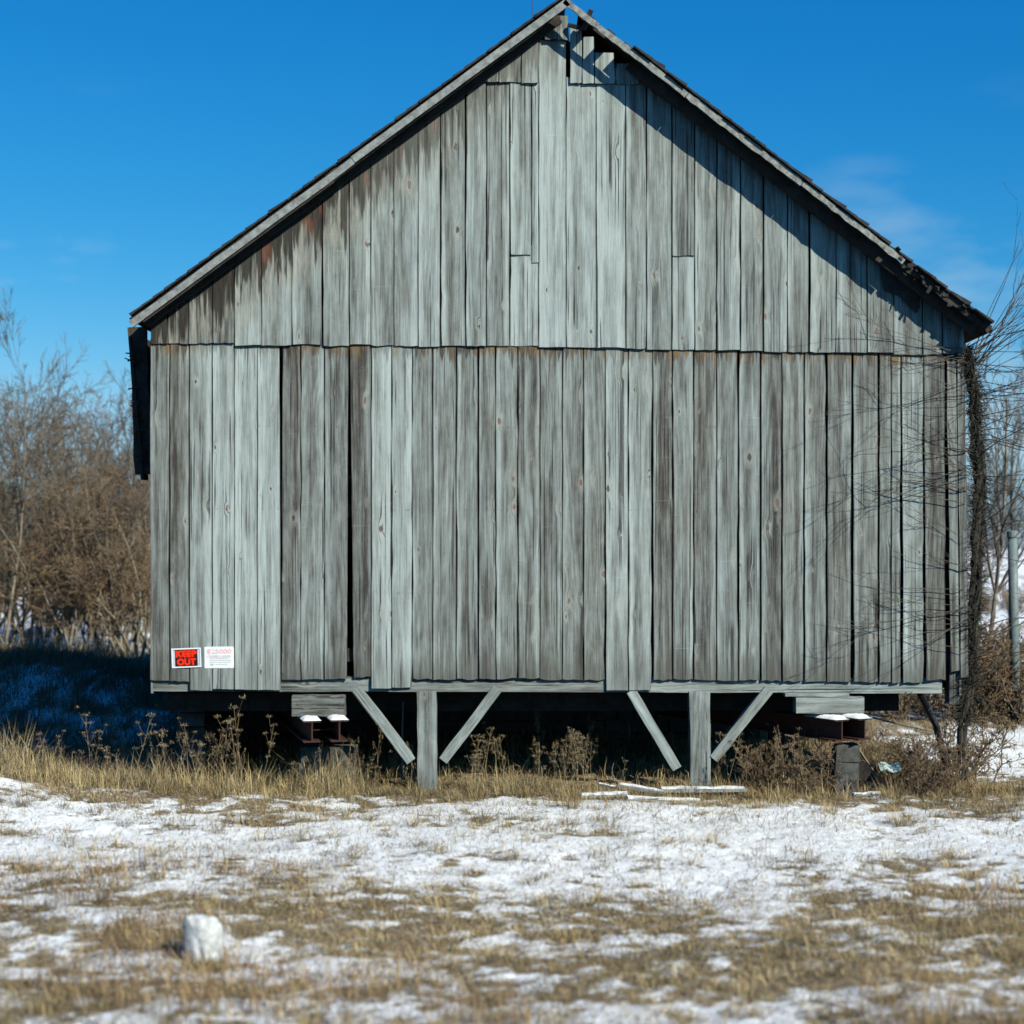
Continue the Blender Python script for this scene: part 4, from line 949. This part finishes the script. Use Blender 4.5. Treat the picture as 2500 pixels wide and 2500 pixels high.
# matted thatch over the near field
x, y = scatter(560000, (-7.2, 7.2), (-10.6, .4), lambda x, y: (.16 + .16 * sstep(-4.5, -6.5, y) + .45 * (1 - snow_cover(x, y))) * in_frame(x, y) * (.45 + .75 * fbm(x * 2.1, y * 2.1, 3)))
n = len(x); clump = fbm(x * 1.3 + 20, y * 1.3 + 7, 3)
hd = nr.uniform(0, 2 * np.pi, n) * .75 + fbm(x * 1.6, y * 1.6, 2) * 14
L_ = nr.uniform(.035, .13, n) * (.5 + 1.0 * clump); el = np.abs(nr.normal(.25, .45, n)) * (.5 + clump)
parts.append(blades(x, y, gz(x, y) + nr.uniform(-.01, .02, n), L_, nr.uniform(.003, .0075, n), np.clip(el, .03, 1.45), hd, nr.uniform(.1, .9, n), colours(n, (3, 3, 4, 4, 4, 2, 4), x, y)))
# tufts
tx, ty = scatter(2600, (-7, 7), (-10.4, .1), lambda x, y: (.06 + .9 * (1 - snow_cover(x, y))) * in_frame(x, y)); m = 42
tx = np.concatenate([tx, X(497, -8.1) + nr.normal(0, .14, 16)]); ty = np.concatenate([ty, -8.24 + nr.normal(0, .05, 16)])
x = np.repeat(tx, m) + nr.normal(0, .045, len(tx) * m); y = np.repeat(ty, m) + nr.normal(0, .045, len(tx) * m); n = len(x)
hd = np.arctan2(y - np.repeat(ty, m), x - np.repeat(tx, m)) + nr.normal(0, .7, n); sz = np.repeat(nr.uniform(.5, 1.4, len(tx)) * (.7 + .5 * sstep(-6, -1, ty)), m)
parts.append(blades(x, y, gz(x, y) - .01, nr.uniform(.10, .24, n) * sz, nr.uniform(.003, .006, n), nr.uniform(.45, 1.35, n), hd, nr.uniform(.2, 1.4, n), colours(n, (4, 5, 4, 3, 2, 2, 1), x, y)))
# taller grass along the foot of the barn and on the left bank
x, y = scatter(80000, (-7.4, 6.6), (-1.5, 1.6), lambda x, y: np.exp(-((y + .15 + .5 * (fbm(x * .8 + 9, x * 0 + 2, 2) - .5)) / .45) ** 2) * sstep(.36, .62, fbm(x * 1.5 + 3, y * 1.9, 3)) * (.6 + .6 * sstep(1, -3.5, x)))
n = len(x); parts.append(blades(x, y, gz(x, y) - .01, nr.uniform(.08, .44, n) * (1 + .45 * sstep(0, -4, x)) * (.2 + 1.5 * fbm(x * 1.4 + 50, y * 1.4, 2) ** 1.3), nr.uniform(.003, .0065, n), nr.uniform(.6, 1.5, n), nr.uniform(0, 6.28, n), nr.uniform(.1, 1.2, n), colours(n, (5, 5, 3, 2, 2, 2, 1), x, y) * (1 - sstep(.5, 3.5, x)[:, None] * np.array([[.30, .38, .42]]))))
# brown dead stems in drifts across the foreground
x, y = scatter(60000, (-7, 7), (-10.4, -3.2), lambda x, y: in_frame(x, y) * sstep(.52, .66, fbm(x * .8 + 11, y * .8 + 61, 3)) * sstep(-3.2, -6.0, y))
n = len(x); parts.append(blades(x, y, gz(x, y) - .01, nr.uniform(.08, .30, n), nr.uniform(.003, .006, n), nr.uniform(.5, 1.5, n), nr.uniform(0, 6.28, n), nr.uniform(-.2, .9, n), colours(n, (1, 2, 3, 4, 5, 2, 5), x, y) * np.array([[1.05, .92, .85]])))
Vv = np.concatenate([p[0] for p in parts]); off = np.cumsum([0] + [len(p[0]) for p in parts[:-1]]); Tt = np.concatenate([p[1] + o_ for p, o_ in zip(parts, off)]); Cc = np.concatenate([p[2] for p in parts])
tag(link('dry_grass', tri_mesh('dry_grass', Vv, Tt, Cc), M['grass']), 'matted tan dry grass across the snowy foreground', 'grass', kind='stuff')
# rough grass left, right and behind
parts = []
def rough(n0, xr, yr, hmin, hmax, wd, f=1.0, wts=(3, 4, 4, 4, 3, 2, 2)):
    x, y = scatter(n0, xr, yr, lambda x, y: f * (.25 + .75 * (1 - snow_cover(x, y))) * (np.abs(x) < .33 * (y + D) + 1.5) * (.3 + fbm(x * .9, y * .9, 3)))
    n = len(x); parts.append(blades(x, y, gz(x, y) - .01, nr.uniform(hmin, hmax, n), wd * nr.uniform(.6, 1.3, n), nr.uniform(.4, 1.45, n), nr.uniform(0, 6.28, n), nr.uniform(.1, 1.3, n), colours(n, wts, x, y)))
rough(120000, (-11, -4.4), (.2, 10), .12, .42, .008, 1.0, (0, 0, 1, 3, 5, 0, 8)); rough(42000, (-17, -4.4), (9, 26), .2, .6, .011); rough(11000, (5.0, 11), (-.5, 9), .08, .28, .006); rough(32000, (4.8, 18), (9, 40), .2, .55, .013, .8); rough(20000, (-28, -6), (26, 60), .2, .6, .02, .6); rough(16000, (-4.2, 5), (.8, 5.5), .1, .35, .007)  # first call: left bank blades coloured darker to deepen the barn's shade
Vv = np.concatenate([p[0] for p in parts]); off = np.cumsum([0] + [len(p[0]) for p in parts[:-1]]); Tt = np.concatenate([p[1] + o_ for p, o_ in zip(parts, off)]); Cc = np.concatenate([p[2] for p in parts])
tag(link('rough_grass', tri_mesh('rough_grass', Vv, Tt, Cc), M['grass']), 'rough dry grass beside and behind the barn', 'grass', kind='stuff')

# ------------------------------------------------------------------ dead weeds
def weed_variant(seed, h, kind):
    rg = random.Random(seed); st, hd_, hc, hv, ht, base = [], [], [], [], [], 0
    lean = Vector((rg.uniform(-.22, .22), rg.uniform(-.1, .1), 1)); p = Vector((0, 0, -.02)); pts = [p.copy()]; d = lean.normalized()
    for i in range(7): d = (d + Vector((rg.gauss(0, .05), rg.gauss(0, .05), 0))).normalized(); p = p + d * h / 7; pts.append(p.copy())
    st.append((pts, list(np.linspace(.0055, .003, 8)), 1)); tips = [(pts[-1], 1.0)]
    for i in range(rg.randint(4, 8)):
        k = rg.randint(3, 6); an = rg.uniform(0, 6.28); q_ = pts[k]; dd = Vector((math.cos(an) * .7, math.sin(an) * .5, .8)).normalized(); l_ = h * rg.uniform(.10, .26)
        e_ = q_ + dd * l_; st.append(([q_, q_ + dd * l_ * .5 + Vector((0, 0, -.005)), e_ + Vector((0, 0, l_ * .2))], [.003, .0026, .002], 2)); tips.append((e_ + Vector((0, 0, l_ * .2)), .7))
    xs, ys, zs_, Ls, Ws, El, Hd, Bd = [], [], [], [], [], [], [], []
    for (q_, s_) in tips:
        m_ = int((60 if kind == 0 else 44) * s_)
        for j in range(m_):
            if kind == 0: o_ = Vector((rg.gauss(0, .026), rg.gauss(0, .026), rg.gauss(0, .012))) * s_
            else: o_ = Vector((rg.gauss(0, .012), rg.gauss(0, .012), rg.uniform(-.12, .03))) * s_
            xs.append(q_.x + o_.x); ys.append(q_.y + o_.y); zs_.append(q_.z + o_.z); Ls.append(rg.uniform(.012, .03)); Ws.append(rg.uniform(.004, .009)); El.append(rg.uniform(-.3, 1.4)); Hd.append(rg.uniform(0, 6.28)); Bd.append(rg.uniform(-.5, .9))
    for j in range(rg.randint(8, 16)):                     # curled leaves on the stem
        k = rg.randint(1, 5); q_ = pts[k]; xs.append(q_.x); ys.append(q_.y); zs_.append(q_.z); Ls.append(rg.uniform(.04, .10)); Ws.append(rg.uniform(.006, .016)); El.append(rg.uniform(-.6, .7)); Hd.append(rg.uniform(0, 6.28)); Bd.append(rg.uniform(.3, 1.6))
    A = [np.array(q_) for q_ in (xs, ys, zs_, Ls, Ws, El, Hd, Bd)]
    cc = np.array([(.42, .34, .20), (.36, .27, .15), (.50, .42, .27), (.27, .17, .09)])[nr.integers(0, 4, len(xs))] * nr.uniform(.7, 1.15, (len(xs), 1))
    hv, ht, hc = blades(*A, cc)
    s_ = skin(st, (4, 4, 3)); sm_ = tri_mesh('stem', *s_, cols=np.tile(np.array([[.30, .225, .125]]), (len(s_[0]), 1))); sm_.materials.append(M['grass'])
    hm_ = tri_mesh('seed_head', hv, ht, hc); hm_.materials.append(M['grass']); return sm_, hm_
wv = [weed_variant(100 + i, .62 + .06 * i, i % 2) for i in range(7)]
def weed(x, y, v_, rz, s_, label, group):
    e = empty('dry_weed', (x, y, gz(x, y)), rz); e.scale = (s_, s_, s_); tag(e, label, 'weed', group); link('stem', wv[v_][0], None, e)['kind'] = 'stuff'; link('seed_head', wv[v_][1], None, e)['kind'] = 'stuff'
rw = random.Random(77)
def weeds(n, p0, p1, y0, y1, s0, s1, label, group):
    for i, px in enumerate(sorted(rw.uniform(p0, p1) for _ in range(n))):
        y_ = rw.uniform(y0, y1); weed(X(px, y_), y_, rw.randrange(7), rw.uniform(0, 6.28), rw.uniform(s0, s1), label + ', ' + ORD[i] + ' from the left', group)
weeds(10, 205, 350, -.4, 1.2, .4, .95, 'dry weed standing before the blue shade left of the barn', 'weeds by the left shade')
weeds(20, 380, 640, -.3, .6, .45, 1.2, 'tall dry weed against the dark below the barn, under the signs', 'weeds under the signs')
weeds(18, 640, 1010, -.25, .6, .5, .9, 'dry weed below the barn near the left steel beams', 'weeds near the left beams')
weeds(20, 1080, 1520, -.3, .7, .45, .95, 'dry weed below the barn between the two posts', 'weeds between the posts')
weeds(6, 1395, 1450, -.2, .3, .7, 1.0, 'reddish dry weed clump below the middle of the barn', 'weed clump below the middle')
weeds(22, 1745, 2060, -.3, .6, .45, .85, 'dry weed right of the second post below the barn', 'weeds right of the second post')
weeds(11, 10, 205, -.6, 1.6, .35, .7, 'dry weed on the bank at the left edge', 'weeds on the left bank')
weeds(8, 2140, 2480, -.6, 2.5, .5, .9, 'dry weed in the snowy ground right of the barn', 'weeds right of the barn')
for i, (px, py, s_, lb) in enumerate([(2262, 2330, .85, 'reddish dry weed standing alone in the right foreground'), (2240, 2345, .6, 'short dry weed beside the tall one in the right foreground'), (955, 2210, .5, 'dry weed in the snow at mid left foreground'), (1625, 2190, .62, 'thin dry weed in the snow left of the right foreground'), (700, 2420, .5, 'dry weed at the bottom left of the foreground'), (1080, 2350, .5, 'dry weed in the brown grass right of the pale stone'), (1600, 2080, .5, 'thin dry weed in the snow below the second post')]):
    d_ = (1935 - HZ) * D / (py - HZ); y_ = d_ - D; weed(X(px, y_), y_, i % 7, i * 1.3, s_, lb, None)
